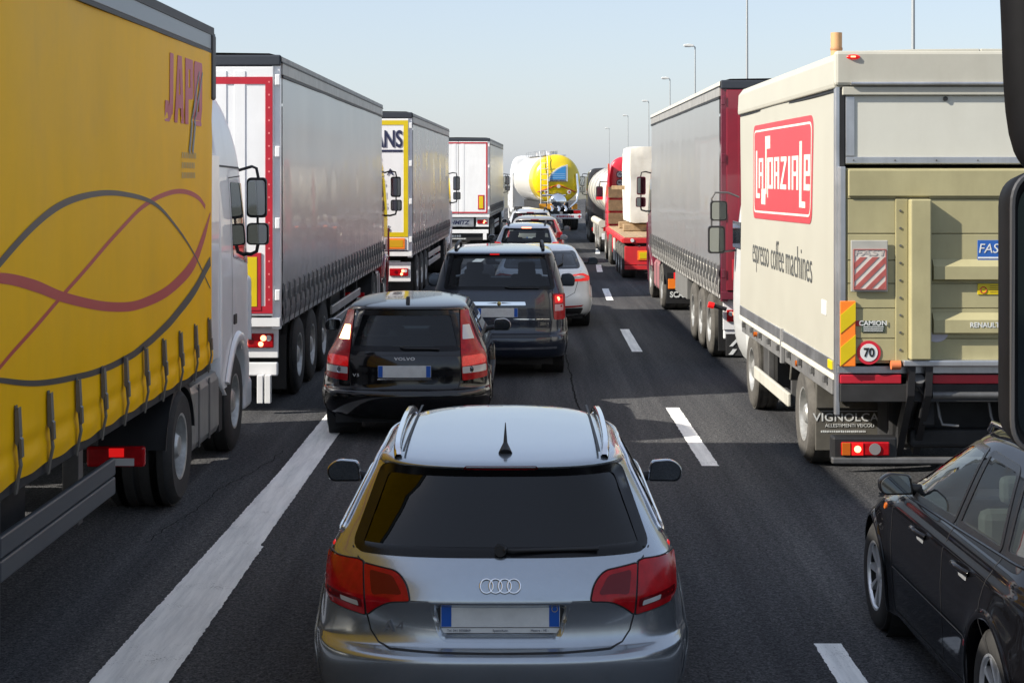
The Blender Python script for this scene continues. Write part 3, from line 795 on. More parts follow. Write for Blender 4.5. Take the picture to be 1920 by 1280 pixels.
# --- dark blue people carrier
def people_carrier():
    P = mat('midnight_blue_paint', (.012, .018, .034), .25, coat=1.0, metal=.25, var=.15, vscale=20)
    win = rpoly(sym([(-.765,1.225),(-.68,1.68)]), [.05,.05,.05,.05])
    S = dict(name='people_carrier', loc=(-.29, 23.6, 0), paint=P, label='dark blue people carrier with chrome tailgate bar, behind the black estate', group='cars queuing in the middle lane',
        rows=[(.25,.86,.2,4.8),(.30,.91,.06,4.9),(.42,.935,.0,4.95),(.56,.94,0,4.95),(.60,.94,.03,4.93),(.62,.935,.07,4.9),(.80,.935,.085,4.8),(.92,.93,.09,4.6),(1.0,.925,.095,4.2),(1.1,.92,.11,4.0),(1.2,.905,.135,3.85),
              (1.32,.875,.18,3.65),(1.45,.84,.23,3.45),(1.58,.80,.28,3.2),(1.67,.77,.31,3.0),(1.69,.76,.28,2.95),(1.715,.75,.27,2.9),(1.735,.725,.35,2.85),(1.752,.67,.55,2.75),(1.765,.56,.9,2.6),(1.773,.38,1.3,2.4),(1.776,.08,1.7,2.1)],
        nr=3.4, cr=.5, win=win, side=[rpoly([(.55,1.25),(1.5,1.22),(1.5,1.62),(.75,1.64)], .06), rpoly([(1.56,1.22),(3.4,1.18),(2.9,1.58),(1.56,1.62)], .06)],
        front=[(-.7,1.2),(.7,1.2),(.6,1.6),(-.6,1.6)], glass=glass('carrier_glass', (.22,.26,.30)), sglass=glass_dark, axles=(1.0, 4.0), R=.34, track=.81, mirror=(.90, 3.1, 1.18), msize=(.24,.21), seat=(1.2, 1.3), seatw=.65)
    root, B = base_car(S)
    for mir in (0, 1):
        F = mirx if mir else (lambda q: q)
        L = conform('tail_lamp', F(rpoly([(-.905,1.16),(-.905,.80),(-.76,.80),(-.74,1.16)], .03)), B.rear, redlens, root, off=.010, sp=.03, skirt=.03)
        conform('brake_lamp', F(rpoly([(-.88,1.14),(-.88,1.03),(-.77,1.03),(-.765,1.14)], .02)), B.rear, redlit, L, off=.0125, sp=.04, skirt=0)
        mb = MB(); c = (.82 if mir else -.82); mb.lathe([(.001,0),(.025,0),(.03,.01)], (c, B.rear(c,1.08)[1]-.016, 1.085), 'y', 14); mb.build('bulb', redhot, L)
        conform('reversing_lamp', F(rpoly([(-.885,1.01),(-.885,.92),(-.77,.92),(-.77,1.01)], .01)), B.rear, mat('pink_lens', (.6,.35,.36), .2, coat=.6), L, off=.0125, sp=.04, skirt=0)
    gap(root, B, sym([(-.79,1.69),(-.745,1.2),(-.735,.80),(-.72,.63),(-.6,.615),(0,.612)]))
    gap(root, B, sym([(-.75,1.195),(0,1.20)]), .006)
    bar = conform('chrome_bar', rpoly([(-.37,1.005),(.37,1.005),(.36,1.055),(-.36,1.055)], .015), B.rear, chrome, root, off=.025, sp=.06, skirt=.04)
    mb = MB(); mb.lathe([(.001,-.008),(.022,-.006),(.03,.0)], (0, B.rear(0,1.03)[1]-.028, 1.03), 'y', 18); mb.build('badge_roundel', mat('gilt', (.5,.4,.15), .3, metal=.8), bar)
    for sx in (-1, 1):
        mb = MB(); ribbon(mb, [(sx*x, 1.032+.008*(1-x/.17)) for x in np.linspace(.035,.17,8)], B.rear, [.02,.018,.016,.013,.01,.008,.005,.002], .0265); mb.build('badge_wing', mat('badge_grey', (.25,.26,.27), .3, metal=.7), bar)
    plate(root, flatfn(B.rear(0,.9)[1]-.005), -.02, .905, .56, .125)
    gap(root, B, [(.20,.815),(.50,.81)], .012, name='model_lettering', m=chrome, off=.004)
    gap(root, B, [(.52,.812),(.70,.81)], .012, name='model_lettering', m=chrome, off=.004)
    conform('step_pad', rpoly(sym([(-.70,.565),(-.70,.60)]), .01), B.rear, mat('bumper_top', (.03,.033,.04), .4), root, off=.012, sp=.08)
    gap(root, B, sym([(-.8,.42),(0,.41)]), .03, name='bumper_strip', m=chrome, off=.006)
    conform('high_brake_lamp', rpoly([(-.13,1.695),(.0,1.695),(.0,1.715),(-.13,1.715)], .004), B.rear, redlit, root, off=.008, sp=.06)
    mb = MB(); mb.tube([B.rear(.08,1.26,.03), B.rear(.15,1.245,.035), B.rear(.55,1.24,.03)], .011, 8); mb.build('rear_wiper', black, root)
    for sx in (-1, 1):
        mb = MB(); mb.tube([(sx*.62,.62,1.75),(sx*.62,.68,1.80),(sx*.62,1.4,1.82),(sx*.62,2.4,1.81),(sx*.61,2.5,1.76)], .022, 8); mb.build('roof_rail', black, root, smooth=60)
    gap(root, B, sym([(-.74,1.61),(-.74,1.68)])[:2], .01)
people_carrier()

# --- white hatchback behind the carrier
def white_hatch():
    P = mat('white_car_paint', (.82,.83,.84), .3, coat=.9)
    win = rpoly(sym([(-.70,1.10),(-.60,1.375)]), .06)
    S = dict(name='hatchback', loc=(.40, 31.2, 0), rz=-.012, paint=P, label='white hatchback with wraparound red lamps, half hidden right of the dark blue people carrier', group='cars queuing in the middle lane',
        rows=[(.22,.80,.2,4.5),(.28,.86,.05,4.6),(.42,.90,.0,4.65),(.55,.905,0,4.65),(.66,.90,.03,4.6),(.78,.895,.05,4.5),(.90,.885,.06,4.3),(.98,.87,.08,4.1),(1.06,.84,.16,3.9),(1.12,.81,.32,3.7),(1.20,.765,.50,3.5),(1.30,.70,.75,3.2),(1.38,.65,1.0,2.95),
              (1.41,.62,1.08,2.9),(1.44,.56,1.3,2.8),(1.462,.46,1.55,2.65),(1.475,.3,1.8,2.5),(1.48,.06,2.1,2.3)],
        nr=2.7, cr=.6, win=win, side=[rpoly([(1.0,1.13),(3.6,1.05),(2.95,1.36),(1.5,1.38)], .08)], glass=glass('pale_blue_glass', (.12,.15,.20)), axles=(.95,3.7), R=.33, track=.79, mirror=(.90,3.05,1.10), mirm=blackg, seat=(1.3,1.12))
    root, B = base_car(S)
    for mir in (0, 1):
        F = mirx if mir else (lambda q: q)
        L = conform('tail_lamp', F(rpoly([(-.53,.985),(-.75,1.01),(-.86,.95),(-.865,.87),(-.70,.865),(-.52,.87)], .03)), B.rear, redlit if mir else redlens, root, off=.010, sp=.03, skirt=.03)
        conform('clear_insert', F(rpoly([(-.56,.96),(-.73,.975),(-.80,.935),(-.70,.91),(-.55,.91)], .02)), B.rear, clearl, L, off=.0125, sp=.03, skirt=0)
        conform('bumper_reflector', F(rpoly([(-.40,.42),(-.40,.39),(-.72,.40),(-.76,.43)], .01)), B.rear, redlens, root, off=.010, sp=.05)
    conform('lower_bumper', rpoly(sym([(-.70,.25),(-.76,.38)]), .04), B.rear, black, root, off=.006, sp=.06)
    gap(root, B, sym([(-.74,1.09),(-.70,1.0),(-.66,.86),(-.60,.66),(-.45,.58),(0,.565)]))
    plate(root, flatfn(B.rear(0,.72)[1]-.005), 0, .72)
    mb = MB(); mb.tube([B.rear(.25,1.12,.03), B.rear(.37,1.18,.035), B.rear(.385,1.33,.03)], .013, 8); mb.build('rear_wiper', black, root)
white_hatch()

# --- smaller cars ahead
def far_car(loc, P, label, glassm, lit, h=1.5, lamp=None, rails=True, w=.9, rz=0, name='hatchback'):
    k = h/1.5
    win = rpoly(sym([(-.68*w/.9, .98*k),(-.58*w/.9, 1.36*k)]), .06)
    rows = [(.24,.82,.2,4.0),(.30,.87,.05,4.1),(.45,.90,.0,4.15),(.58,.90,.0,4.15),(.62,.895,.05,4.1),(.80,.89,.07,4.0),(.95,.865,.12,3.7),(1.05,.82,.18,3.5),(1.2,.75,.28,3.2),(1.34,.68,.36,2.9),(1.37,.66,.33,2.85),(1.40,.64,.36,2.8),(1.44,.58,.5,2.7),(1.47,.46,.8,2.5),(1.485,.3,1.2,2.3),(1.49,.06,1.6,2.0)]
    rows = [(z*k if z > .3 else z, a*w/.9, b, c) for z, a, b, c in rows]
    S = dict(name=name, loc=loc, rz=rz, paint=P, label=label, group='cars queuing in the middle lane', rows=rows, win=win, side=[rpoly([(.8,1.03*k),(3.1,1.0*k),(2.7,1.32*k),(1.0,1.35*k)], .06)],
        glass=glassm, axles=(.85,3.3), R=.32, track=.76, mirror=(.90*w/.9,2.6,1.05*k), seat=(1.1,1.05*k), n=(18,24,10), sub=3, front=[(-.6,1.0*k),(.6,1.0*k),(.5,1.3*k),(-.5,1.3*k)])
    root, B = base_car(S)
    for mir in (0, 1):
        F = mirx if mir else (lambda q: q)
        conform('tail_lamp', F(rpoly([(-.86*w/.9,1.0*k),(-.86*w/.9,.72*k),(-.66*w/.9,.72*k),(-.70*w/.9,1.0*k)], .03)), B.rear, redlit if lit else redlens, root, off=.012, sp=.05, skirt=.03)
    plate(root, flatfn(B.rear(0,.8*k)[1]-.005), 0, .8*k)
    conform('high_brake_lamp', rpoly([(-.13,1.375*k),(.13,1.375*k),(.13,1.40*k),(-.13,1.40*k)], .004), B.rear, redhot if lit else redlens2, root, off=.008, sp=.1)
    if rails:
        for sx in (-1, 1):
            mb = MB(); mb.tube([(sx*.50,.62,1.44*k),(sx*.51,.72,1.51*k),(sx*.52,1.4,1.53*k),(sx*.52,2.2,1.52*k),(sx*.5,2.35,1.45*k)], .025, 8); mb.build('roof_rail', black, root, smooth=60)
    else:
        mb = MB(); mb.cyl((0,.75,1.46*k),(0,.85,1.62*k), .012, .004, 8); mb.build('aerial', black, root)
    return root
far_car((.17, 46.2, 0), MATS['white_car_paint'], 'white car with black roof rails and lit high brake lamp, ahead of the people carrier', glass('pale_glass', (.35,.42,.42)), True, 1.5, rz=-.02)
far_car((.46, 54.2, 0), mat('champagne_paint', (.34,.31,.27), .3, metal=.6, coat=.8), 'champagne silver car with dark rear window, just ahead of the white car with roof rails', glass_dark, False, 1.52, rails=False, rz=-.03)
far_car((.36, 61.5, 0), mat('pale_silver_paint', (.52,.53,.54), .3, metal=.5, coat=.8), 'pale silver car furthest ahead in the row, just behind the yellow tanker', glass_dark, False, 1.6, rails=True, rz=-.03)

# --- black hatchback on the right
def black_hatch():
    P = mat('deep_black_paint', (.004, .004, .005), .05, spec=.4, coat=.0, var=.2, vscale=20)
    win = rpoly(sym([(-.64,.98),(-.52,1.30)]), .05)
    S = dict(name='hatchback', loc=(3.12, 7.22, 0), rz=.012, paint=P, label='black five-door hatchback with silver spoked wheels, cut off by the right edge of the picture', group=None,
        rows=[(.17,.80,.16,4.05),(.20,.855,.06,4.15),(.30,.875,.0,4.22),(.36,.878,0,4.24),(.50,.885,.0,4.24),(.58,.888,.02,4.2),(.66,.89,.05,4.12),(.74,.885,.07,4.0),(.82,.882,.085,3.85),(.865,.872,.10,3.7),(.895,.855,.11,3.6),(.93,.842,.13,3.5),(.97,.815,.17,3.38),
              (1.07,.768,.26,3.15),(1.17,.722,.33,2.95),(1.28,.668,.40,2.72),(1.35,.628,.42,2.58),(1.378,.603,.40,2.52),(1.40,.578,.44,2.46),(1.421,.535,.6,2.36),(1.439,.455,.85,2.22),(1.452,.33,1.1,2.05),(1.458,.06,1.4,1.75)],
        nr=2.8, cr=.6, win=win, n=(30, 70, 20), sub=6,
        side=[rpoly([(1.78,.985),(2.92,.955),(2.90,.985),(2.36,1.30),(2.14,1.345),(1.80,1.355)], [.02,.03,.03,.1,.05,.02]), rpoly([(.98,1.0),(1.70,.987),(1.72,1.355),(1.22,1.35)], [.04,.02,.02,.06]), rpoly([(.62,1.02),(.90,1.003),(1.10,1.345),(.92,1.30)], .03)],
        glass=glass_dark, sglass=glass('side_glass_green', (.45,.52,.50), ior=1.9), sfrit=.018, axles=(.86, 3.38), R=.325, track=.775, wheel='car7', mirror=(.80, 2.60, 1.03), msize=(.21,.13), mirm=blackg, seat=(1.0,.98), seatm=mat('grey_leather', (.16,.16,.15), .6))
    root, B = base_car(S)
    for mir in (0, 1):
        F = mirx if mir else (lambda q: q)
        conform('tail_lamp', F(rpoly([(-.79,.90),(-.80,.68),(-.60,.67),(-.55,.85),(-.62,.90)], .03)), B.rear, redlens, root, off=.010, sp=.03, skirt=.03)
    plate(root, flatfn(B.rear(0,.7)[1]-.005), 0, .72)
    for fn in (B.left, B.right):
        gap(root, B, [(.72,.30),(.95,.62),(1.02,.75),(.93,.98)], .008, fn=fn, name='door_gap')
        gap(root, B, [(1.76,.26),(1.76,.80),(1.74,.98)], .008, fn=fn, name='door_gap')
        gap(root, B, [(2.86,.24),(2.90,.60),(2.88,.96)], .008, fn=fn, name='door_gap')
        gap(root, B, [(.98,.258),(2.84,.245)], .010, fn=fn, name='sill_gap')
        gap(root, B, [(1.22,.505),(2.86,.50)], .006, fn=fn, name='side_moulding', m=mat('moulding_edge', (.14,.14,.14), .3), off=.006)
        for yh in (1.24, 2.10):
            R_ = [fn(yh+a, .83+b, o) for a, b, o in ((0,0,.004),(.03,.012,.034),(.12,.016,.042),(.2,.012,.036),(.23,0,.004))]
            mb = MB(); mb.tube(R_, .016, 8); h = mb.build('door_handle', P, root, smooth=60)
            conform('handle_cup', rpoly([(yh+.04,.785),(yh+.19,.785),(yh+.19,.825),(yh+.04,.825)], .02), fn, mat('cup_shine', (.5,.52,.55), .2, metal=.6), h, off=.003, sp=.05, skirt=0)
        conform('side_repeater', rpoly([(3.05,.80),(3.10,.80),(3.10,.835),(3.05,.835)], .015), fn, amber, root, off=.006, sp=.04)
        conform('trim_badge', rpoly([(1.26,.47),(1.30,.47),(1.30,.495),(1.26,.495)], .003), fn, redtape, root, off=.006, sp=.05)
        mb = MB(); mb.tube([fn(a, b, .008) for a, b in dense([(.60,1.0),(1.75,.967),(2.95,.94)], .08)], .008, 6); mb.build('window_trim', blackg, root)
    for sx in (-1, 1):
        mb = MB(); mb.tube([(sx*.50,.75,1.41),(sx*.51,.85,1.445),(sx*.52,1.5,1.468),(sx*.51,2.1,1.45),(sx*.50,2.2,1.40)], .017, 8); mb.build('roof_rail', chrome, root, smooth=60)
black_hatch()
# ------------------------------------------------------------------ lorries
def hook_mesh():
    mb = MB(); mb.box(0,.012,-.02,.02,-.12,.02); return mb
BUCK = None
def buckle_mesh(strapm):
    key = 'buckle_'+strapm.name
    if key not in WCACHE:
        mb = MB()
        mb.prism([(.004,.37),(.010,.37),(.014,.2),(.040,.03),(.022,-.06),(.012,-.13),(.004,-.13),(.010,-.06),(.028,.03)], 'y', -.02, .02)   # (x,z) strap
        mb.m = 1; mb.prism([(.008,.34),(.028,.36),(.036,.2),(.024,.14),(.010,.16)], 'y', -.028, .028); mb.prism([(.026,.20),(.044,.18),(.048,.08),(.036,.07)], 'y', -.022, .022)
        me = mb.mesh('buckle_strap', [strapm, steel]); WCACHE[key] = me
    return WCACHE[key]

def curtain(root, x, sgn, y0, y1, z0, z1, m, sp, seed=0, amp=.006, valance=.2, step=.05, belly=.02):
    rnd = random.Random(seed); ph = [rnd.uniform(0, 6.28) for _ in range(8)]
    def off(y, z):
        h = (z-z0)/(z1-z0)
        a = amp*(math.sin(y*.9+ph[0]+z*.3)+.6*math.sin(y*2.3+ph[1]-z*1.1)+.5*math.sin(z*2.1+ph[2]+y*.25)) + amp*.35*math.sin(y*5.3+ph[3]+z*1.5)
        a += -.010*math.exp(-((z-(z0+.75*(z1-z0))-.06*math.sin(y*.4+ph[5]))/.03)**2)
        if h < .5:      # pulled in at the straps, bellied between them
            b = math.sin(math.pi*((y-y0)/sp))**2; t = (z-z0)
            a += belly*b*math.exp(-((t-valance*.35)/(valance*.30))**2) - .5*belly*math.exp(-((t-valance*.80)/(valance*.16))**2)*(1-.4*b) + .010*(1-b)*math.exp(-((t-valance*1.7)/.15)**2)*-.6
            a += .4*belly*b*math.exp(-((t-valance*1.1)/(valance*.25))**2)
        return a
    zs = [z0+valance*2.2*k/20 for k in range(20)] + list(np.linspace(z0+valance*2.2, z1, 16))
    ys = np.arange(y0, y1+step*.5, step)
    mb = MB(); mb.grid([[(x+sgn*off(y, z), y, z+ (0 if z > z0+.001 else .006*math.cos(2*math.pi*(y-y0)/sp))) for y in ys] for z in zs])
    o = mb.build('side_curtain', m, root, smooth=179, recalc=False)
    return lambda y, z, d=0.0: (x+sgn*(off(y, z)+d), y, z)

def tape_frame(parent, m, x0, x1, z0, z1, y, w, sides='lrtb', seg=None):
    for s in sides:
        b = {'l': (x0, x0+w, z0+w, z1-w), 'r': (x1-w, x1, z0+w, z1-w), 't': (x0, x1, z1-w, z1), 'b': (x0, x1, z0, z0+w)}[s]
        MB().box(b[0], b[1], y-.004, y+.004, b[2], b[3]).build('reflective_tape', m, parent)

def tail_light(root, x, y, z, w=.42, h=.17, lit=True, flip=1, panel=None):
    u = bx('tail_light_unit', panel or alu, root, x-w/2-.05, x+w/2+.05, y, y+.05, z-h/2-.12, z+h/2+.14)
    l = bx('lens', redlens, u, x-w/2, x+w/2, y-.03, y+.0, z-h/2, z+h/2, bevel=.012)
    for dx, dz, r, m in ((.09,.03,.035, redhot if lit else redlens2), (.06,-.04,.03, redhot if lit else redlens2), (.15,.03,.035, clearl), (-.06,0,.04, redlens2)):
        MB().cyl((x+flip*dx, y-.033, z+dz), (x+flip*dx, y-.028, z+dz), r, n=14).build('lamp_disc', m, u)
    return u

def trailer(root, S):
    """13.6 m curtainsider, tail at local y=0, nose at y=L"""
    L = S.get('L', 13.6); zb = S.get('zb', 1.15); zt = S.get('zt', 4.18); hw = 1.275; vis = S.get('vis', 1)
    fm = S.get('frame', alu)
    bx('load_floor', under, root, -hw+.03, hw-.03, .05, L-.05, zb-.14, zb-.02)
    for sx in (-1, 1): bx('chassis_beam', under, root, sx*.45-.06, sx*.45+.06, .1, L-.4, .82, zb-.145)
    bx('headboard', S.get('nosem', fm), root, -hw+.005, hw-.005, L-.06, L, zb-.02, zt-.02)
    for sx in (-1, 1):
        rv = bx('side_rave', S.get('ravem', alu), root, *sorted((sx*(hw-.03), sx*(hw-.004))), .02, L-.02, zb-.13, zb-.015)
        bx('cantrail', S.get('railm', mat('rail_grey', (.34,.33,.31), .45, metal=.3, var=.2, dirt=.3)), root, *sorted((sx*(hw-.05), sx*(hw+.022))), .06, L-.06, zt-.20, zt-.052)
        bx('rail_gap', black, root, *sorted((sx*(hw-.05), sx*(hw+.026))), .08, L-.06, zt-.235, zt-.203, bevel=0)
        bx('roof_hem', black, root, *sorted((sx*(hw-.05), sx*(hw+.030))), .0, L+.02, zt-.068, zt-.05, bevel=0)
        bx('rear_post', fm, root, *sorted((sx*(hw-.10), sx*hw)), 0, .12, zb-.16, zt-.02)
        sp = S.get('sp', .66)
        if sx == vis or S.get('both'):
            fn = curtain(root, sx*(hw+.012), sx, .13, L-.08, zb-.06, zt-.21, S['curtain'], sp, seed=S.get('seed', 1), valance=S.get('valance', .2), amp=S.get('amp', .006))
            if sx == vis: S['fn'] = fn
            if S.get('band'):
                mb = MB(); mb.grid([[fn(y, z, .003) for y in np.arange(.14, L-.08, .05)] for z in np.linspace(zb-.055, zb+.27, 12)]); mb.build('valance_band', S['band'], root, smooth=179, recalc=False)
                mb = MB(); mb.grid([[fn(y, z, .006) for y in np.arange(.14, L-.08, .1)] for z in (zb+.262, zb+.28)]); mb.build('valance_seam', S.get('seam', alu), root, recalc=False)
            k = 0; me = buckle_mesh(S.get('strapm', mat('strap_webbing', (.10,.10,.10), .8)))
            y = .13+sp*.0
            while y < L-.05:
                part('buckle_strap', me, root, (sx*(hw+.010), y+.02, zb+.0), (0, 0, 0 if sx > 0 else math.pi)); y += sp; k += 1
        else:
            bx('side_curtain', S['curtain'], root, *sorted((sx*(hw-.02), sx*hw)), .13, L-.08, zb-.01, zt-.11)
    # roof sheet over bows, with its dark lip
    mb = MB(); R = []
    for i, y in enumerate(np.linspace(-.02, L+.03, 60)):
        bow = .012*math.cos(2*math.pi*i/4)
        R.append([(-hw-.02, y, zt-.05), (-hw-.018, y, zt+.01), (-hw*.9, y, zt+.035+bow), (0, y, zt+.05+bow), (hw*.9, y, zt+.035+bow), (hw+.018, y, zt+.01), (hw+.02, y, zt-.05)])
    mb.grid(R); mb.build('roof_sheet', S.get('roofm', mat('roof_tarpaulin', (.30,.30,.28), .6, var=.2, dirt=.4)), root, smooth=40)
    bx('roof_lip', S.get('lipm', mat('dark_lip', (.03,.035,.045), .4)), root, -hw-.01, hw+.01, -.03, .04, zt-.10, zt+.03, bevel=.02)
    # tail doors
    dz0, dz1 = zb+.0, zt-.11
    for sx in (-1, 1):
        d = bx('rear_door', S['doorm'], root, *sorted((sx*.008, sx*(hw-.075))), -.035, .0, dz0, dz1, bevel=.008)
        for k in range(4):
            z = dz0+.18+(dz1-dz0-.4)*k/3
            bx('hinge', S.get('hingem', white), d, *sorted((sx*(hw-.055), sx*(hw+.006))), -.055, -.028, z, z+.13, bevel=.01)
        for xx in (.16, .42):
            MB().cyl((sx*xx, -.055, dz0+.02), (sx*xx, -.055, dz1-.02), .014, n=8).build('lock_rod', fm, d) if S.get('rods', True) else None
        for xs in S.get('ribs', (.62, .95)):
            bx('door_rib', S['doorm'], d, *sorted((sx*xs, sx*(xs+.13))), -.043, -.036, dz0+.05, dz1-.05, bevel=.006)
        if 'tape' in S:
            a, b = sorted((sx*.01, sx*(hw-.085))); w = S.get('tapew', .07)
            tape_frame(d, S['tape'], a, b, dz0+S.get('tapeb', .03), dz1-S.get('tapet', .03), -.040, w, ('r' if sx > 0 else 'l')+'tb')
        if S.get('marker'):
            m0, x0, x1, z0, z1 = S['marker']
            a, b = sorted((sx*x0, sx*x1)); q = bx('marker_board', redtape if m0 == 'red' else orange, d, a, b, -.050, -.038, z0, z1)
            bx('marker_inner', yellowp, q, a+.05, b-.05, -.054, -.048, z0+.05, z1-.05)
    bx('tail_sill', fm, root, -hw, hw, -.02, .1, zb-.13, zb-.02)
    # lights, underrun guard, flaps
    for sx in (-1, 1): tail_light(root, sx*(hw-.30), .10, S.get('lz', .86), lit=S.get('lit', True), flip=sx, panel=S.get('lightpanel', white))
    bx('underrun_bar', S.get('barm', white), root, -hw+.05, hw-.05, .12, .2, .44, .60, bevel=.015)
    for sx in (-1, 1):
        MB().box(sx*.62-.04, sx*.62+.04, .2, .28, .5, .84).build('bar_arm', under, root)
        bx('mudflap', black, root, sx*.95-.26, sx*.95+.26, .95, .965, .18, .85)
    for y in (2.0, 3.31, 4.62):
        for sx in (-1, 1):
            wheel(root, sx*1.05, y, .5, .37, 'trailer', sx, rub=S.get('rub', rubber), rim=rimt)
        MB().cyl((-.95, y, .5), (.95, y, .5), .07, n=10).build('axle', under, root)
    for sx in (-1, 1):
        if S.get('guards', True):
            for z in (.52, .72): bx('side_guard', S.get('guardm', alu), root, *sorted((sx*1.20, sx*1.24)), 5.6, 9.8, z, z+.13, bevel=.01)
            for y in (5.75, 7.6, 9.6): bx('guard_post', under, root, *sorted((sx*1.13, sx*1.195)), y, y+.08, .5, zb-.14)
        bx('landing_leg', steel, root, sx*.85-.06, sx*.85+.06, 10.25, 10.38, .25, zb-.14)
    bx('equipment_locker', under, root, -1.0, 1.0, 6.0, 8.6, .62, .98)

def tractor(root, L, S):
    """tractor unit coupled under the trailer nose at local y = L"""
    cm = S['cab']; y0 = L+S.get('gapy', .5); fa = y0+.95; da = L-S.get('drive', 1.35); W = 1.235
    H = S.get('H', 3.75)
    rows = [(.42,1.14,.55,2.05),(.55,1.2,.5,2.14),(.8,1.225,.05,2.2),(1.0,W,0,2.22),(1.4,W,0,2.22),(1.75,W,0,2.2),(2.0,W-.005,0,2.15),(2.4,W-.02,0,2.05),(2.75,W-.04,0,1.94),(2.88,W-.05,0,1.90),(3.0,W-.06,0,1.86),(3.2,W-.09,0,1.72),(3.42,W-.14,0,1.48),(3.59,W-.22,0,1.15),(3.69,W-.34,.02,.9),(3.75,W-.6,.08,.6)]
    rows = [(z if z < 2.95 else 2.9+(z-2.9)*(H-2.9)/.85, a, b, c) for z, a, b, c in rows]
    B = Body(rows, nr=9, cr=.14, nf=3.2, cf=.75, sub=3)
    def fnr(y, z, off=0): p = B.right(y-y0, z, off); return (p[0], y, z)
    def fnl(y, z, off=0): p = B.left(y-y0, z, off); return (p[0], y, z)
    ar = [(fa-y0+.62*math.cos(t), .5+.62*math.sin(t)) for t in np.linspace(-.6, math.pi+.6, 30)]
    cab = B.build('cab', cm, root, 16, 30, 14, side=[ar]); cab.location.y = y0
    vis = S.get('vis', 1)
    for sg in (1, -1):
        fn = fnr if sg > 0 else fnl
        win = rpoly([(y0+.72,1.98),(y0+1.72,1.86),(y0+1.62,2.5),(y0+1.48,2.72),(y0+.74,2.74)], .05)
        conform('side_window', win, fn, mat('cab_window', (.015,.018,.02), .05, coat=.6), root, off=.006, sp=.1, skirt=.02)
        mb = MB(); ribbon(mb, dense([(y0+.64,1.05),(y0+.64,2.78),(y0+1.5,2.80)], .1), fn, .012, .003); mb.build('door_gap', black, root)
        mb = MB(); ribbon(mb, dense([(y0+.03,2.90),(y0+1.5,2.88)], .1), fn, .02, .004); mb.build('roof_gap', black, root)
        # front quarter deflector with slats
        q = conform('corner_deflector', rpoly([(y0+1.72,1.05),(y0+1.98,1.05),(y0+1.98,1.75),(y0+1.74,1.70)], .03), fn, cm, root, off=.035, sp=.12, skirt=.04)
        for k in range(4): conform('deflector_slot', [(y0+1.76,1.12+.15*k),(y0+1.94,1.12+.15*k),(y0+1.94,1.22+.15*k),(y0+1.76,1.22+.15*k)], fn, black, q, off=.038, sp=.2, skirt=0)
        conform('door_handle', rpoly([(y0+.72,1.30),(y0+.88,1.30),(y0+.88,1.40),(y0+.72,1.40)], .02), fn, black, root, off=.012, sp=.1)
        # arch rim
        mb = MB(); R = []
        for t in np.linspace(-.15, math.pi+.15, 20):
            R.append([fn(fa+r_*math.cos(t), .5+r_*math.sin(t), o_) for r_, o_ in ((.72,.004),(.70,.035),(.63,.04),(.60,.0),(.60,-.25))])
        mb.grid(R); mb.build('wheel_arch', cm, root, smooth=60)
        # mirrors on arms
        ym = y0+1.55
        if S.get('mirrors', 'two'):
            mx = sg*(W+S.get('mout', .10))
            mb = MB(); mb.tube([(sg*(W-.1),ym+.1,2.86),(sg*(W+.05),ym+.05,2.90),(mx+sg*.10,ym+.03,2.88),(mx+sg*.12,ym+.03,2.78)], .016, 8); mb.build('mirror_arm', black, root, smooth=60)
            for z0_, z1_, w_ in ((2.36, 2.78, .21), (2.07, 2.30, .23)):
                P = rpoly([(mx, z0_), (mx+sg*w_, z0_), (mx+sg*w_, z1_), (mx, z1_)], .05); cx = mx+sg*w_/2; cz = (z0_+z1_)/2
                mb = MB(); mb.grid([[(cx+(p[0]-cx)*k, ym+d, cz+(p[1]-cz)*k) for p in P] for d, k in ((.0,.92),(.0,1.0),(.05,1.02),(.10,.85),(.13,.4),(.135,.02))], wrap=True)
                h = mb.build('mirror', S.get('mirm', black), root, smooth=50)
                mb = MB(); mb.add([(cx+(p[0]-cx)*.86, ym-.003, cz+(p[1]-cz)*.88) for p in P], [list(range(len(P)))]); mb.build('mirror_glass', mirrorg, h)
            mb = MB(); mb.tube([(sg*(W-.05),ym+.05,1.98),(sg*(W+.04),ym+.03,1.97),(mx+sg*.10,ym+.04,2.0),(mx+sg*.12,ym+.04,2.10)], .02, 8); mb.build('mirror_arm', black, root, smooth=60)
            mb = MB(); mb.tube([(mx+sg*.11,ym+.05,2.28),(mx+sg*.11,ym+.05,2.40)], .014, 6); mb.build('mirror_link', black, root)
        # wheels, tank, guards
        wheel(root, sg*1.06, fa, .5, .31, 'steer', sg, rub=S.get('rub', rubber))
        wheel(root, sg*.96, da, .5, .56, 'drive', sg, rub=S.get('rub', rubber))
        ta, tb = da+.75, fa-.78
        tk = bx('fuel_tank', S.get('tankm', alu), root, *sorted((sg*.62, sg*1.2)), ta, tb, .30, .93, bevel=.09)
        for yy in (ta+.25, ta+(tb-ta)*.55): bx('tank_strap', steel, tk, *sorted((sg*1.195, sg*1.208)), yy, yy+.05, .33, .90, bevel=.003)
        mb = MB(); R = []
        for t in np.linspace(.15, math.pi-.1, 16): R.append([(sg*.68, da+.6*math.cos(t), .5+.58*math.sin(t)), (sg*1.24, da+.6*math.cos(t), .5+.58*math.sin(t)), (sg*1.24, da+.64*math.cos(t), .5+.5*math.sin(t))])
        mb.grid(R); mb.build('mudguard', black, root, smooth=50)
        lt = bx('rear_lamp', redlens, root, *sorted((sg*.70, sg*1.16)), da-1.06, da-.99, .50, .66, bevel=.02)
        bx('lit_segment', redlit if S.get('lit', True) else redlens2, lt, *sorted((sg*.88, sg*1.0)), da-1.065, da-1.058, .58, .65)
        bx('clear_segment', clearl, lt, *sorted((sg*.90, sg*1.08)), da-1.064, da-1.057, .51, .57)
